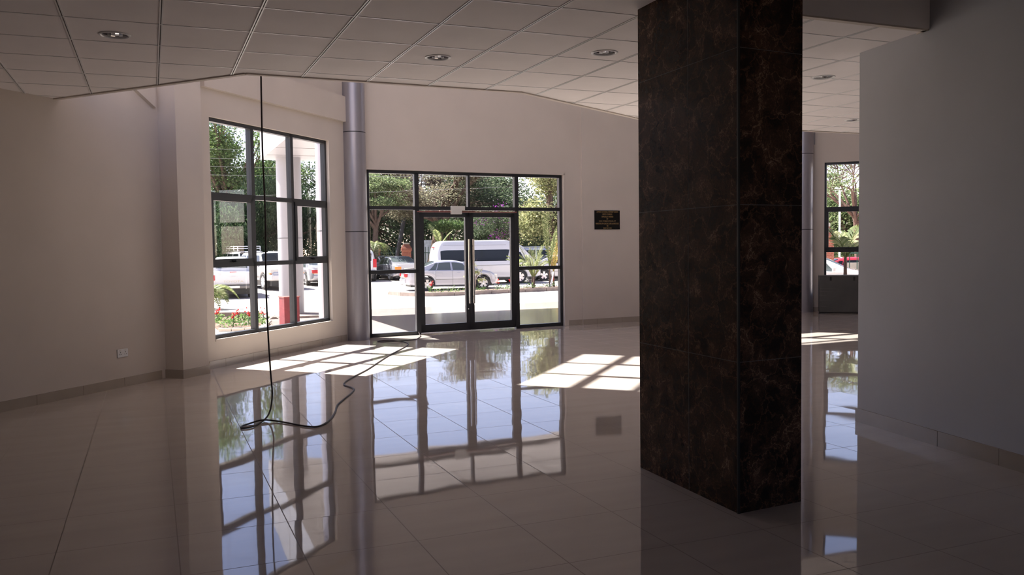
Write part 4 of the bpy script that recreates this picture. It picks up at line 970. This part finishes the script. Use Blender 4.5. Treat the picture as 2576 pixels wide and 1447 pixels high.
# pickup, tail towards the hall
PUC = Car(5.2, [(0,1.08),(.02,1.12),(1.72,1.12),(1.76,1.16),(1.92,1.66),(2.1,1.745),(3.1,1.75),(3.3,1.70),(3.85,1.18),(3.95,1.13),(4.9,1.02),(5.12,.9),(5.2,.78)],
          [(0,1.04),(1.7,1.08),(3.8,1.06),(4.9,.96),(5.2,.76)], [(0,.84),(.04,.87),(4.2,.885),(4.9,.84),(5.2,.70)], [(0,.60),(.1,.56),(.6,.50),(4.8,.45),(5.2,.5)], (1.15, 4.2), .37, .24)
c = PUC; t = vehicle('pickup_truck', 'white pickup with raised tailgate, tail towards the left window', c, 3.25, 39.95, 87, 'pickup'); c.body('carw', t); c.under(t); c.wheel_set(t, 6, .24)
c.side_glass(t, 2.12, 2.6, 2.16, 2.6); c.side_glass(t, 2.68, 3.62, 2.68, 3.2); c.top_glass(t, 'windscreen', 3.3, 3.85); c.seams(t, (1.80, 2.64, 3.7)); c.mirrors(t, 3.5, 1.1, 'carw'); c.handles(t, (2.8,), .98, 'carw')
T_ = Matrix(((.30, 0, 0, 1.775), (0, 1, 0, 0), (1, 0, .0, 1.215), (0, 0, 0, 1)))
B().add([(1.765,-.66,1.21),(1.765,.66,1.21),(1.895,.60,1.60),(1.895,-.60,1.60)], [(0,1,2,3)]).out('rear_window', 'cglass2', t)
B().bevbox(-.03, -.70, .62, .0, .70, 1.09, .012).out('tailgate', 'carw', t)
lamp(t, 'tail_lamp', 'tail', -.03, .73, .78, .02, .84, 1.0); B().bevbox(-.045, -.09, .90, -.028, .09, .95, .006).out('tailgate_handle', 'carw', t)
B().bevbox(-.04, -.14, 1.10, .0, .14, 1.13, .006).out('brake_lamp', 'tail', t)
B().bevbox(-.22, -.80, .44, .02, .80, .56, .02).out('rear_bumper', 'trimgrey', t); B().box(-.23, -.24, .46, -.215, .24, .55).out('number_plate', 'plate', t)
lamp(t, 'amber_lamp', 'tail', -.03, .62, .57, .0, .74, .60, r=.006); B().bevbox(.5, -.7, .3, 1.6, .7, .5, .03).out('axle_cover', 'black', t)
text_mesh('tailgate_lettering', 'TOYOTA', .80, .085, 'letter', t, Matrix.Translation((-.0315, 0, .73)) @ Matrix.Rotation(-PI/2, 4, 'Z'))
# minibus
VAN = Car(5.38, [(0,1.55),(.05,1.95),(.20,2.20),(.42,2.27),(3.6,2.285),(4.05,2.20),(4.45,1.95),(5.05,1.22),(5.15,1.12),(5.32,.98),(5.38,.8)],
          [(0,1.16),(4.9,1.14),(5.2,.95),(5.38,.75)], [(0,.82),(.06,.90),(.2,.94),(4.6,.94),(5.1,.86),(5.38,.70)], [(0,.42),(.1,.34),(5.1,.30),(5.38,.36)], (1.12, 4.22), .345, .14)
c = VAN; t = vehicle('minibus', 'white high-roofed minibus parked behind the silver saloon', c, 16.05, 42.2, -4, 'minibus'); t.scale = (1.05, 1, 1); c.body('carw', t); c.under(t); c.wheel_set(t, 6, .22)
c.side_glass(t, .20, 3.52, .20, 3.72, .10, .72, seg=20); c.side_glass(t, 3.98, 4.62, 3.90, 4.30, .10, .70)
c.top_glass(t, 'windscreen', 4.50, 5.05); c.seams(t, (3.82, 4.85)); c.handles(t, (4.0,), 1.0, 'carw'); c.moulding(t, .98, 'trimgrey', .3, 3.8, .008); c.moulding(t, 2.02, 'trimgrey', .3, 3.5, .006); c.mirrors(t, 4.6, 1.2, 'black')
B().bevbox(-.015, -.70, 1.22, .06, .70, 1.78, .03, Matrix.Rotation(.06, 4, 'Y')).out('rear_window', 'cglass2', t)
lamp(t, 'tail_lamp', 'tail', -.015, .70, .75, .10, .86, 1.15); B().bevbox(-.02, -.12, 1.90, .08, .12, 1.94, .008).out('brake_lamp', 'tail', t)
B().bevbox(-.10, -.86, .36, .10, .86, .58, .04).out('rear_bumper', 'carw', t); lamp(t, 'head_lamp', 'lens', 5.1, .5, .74, 5.33, .84, .92)
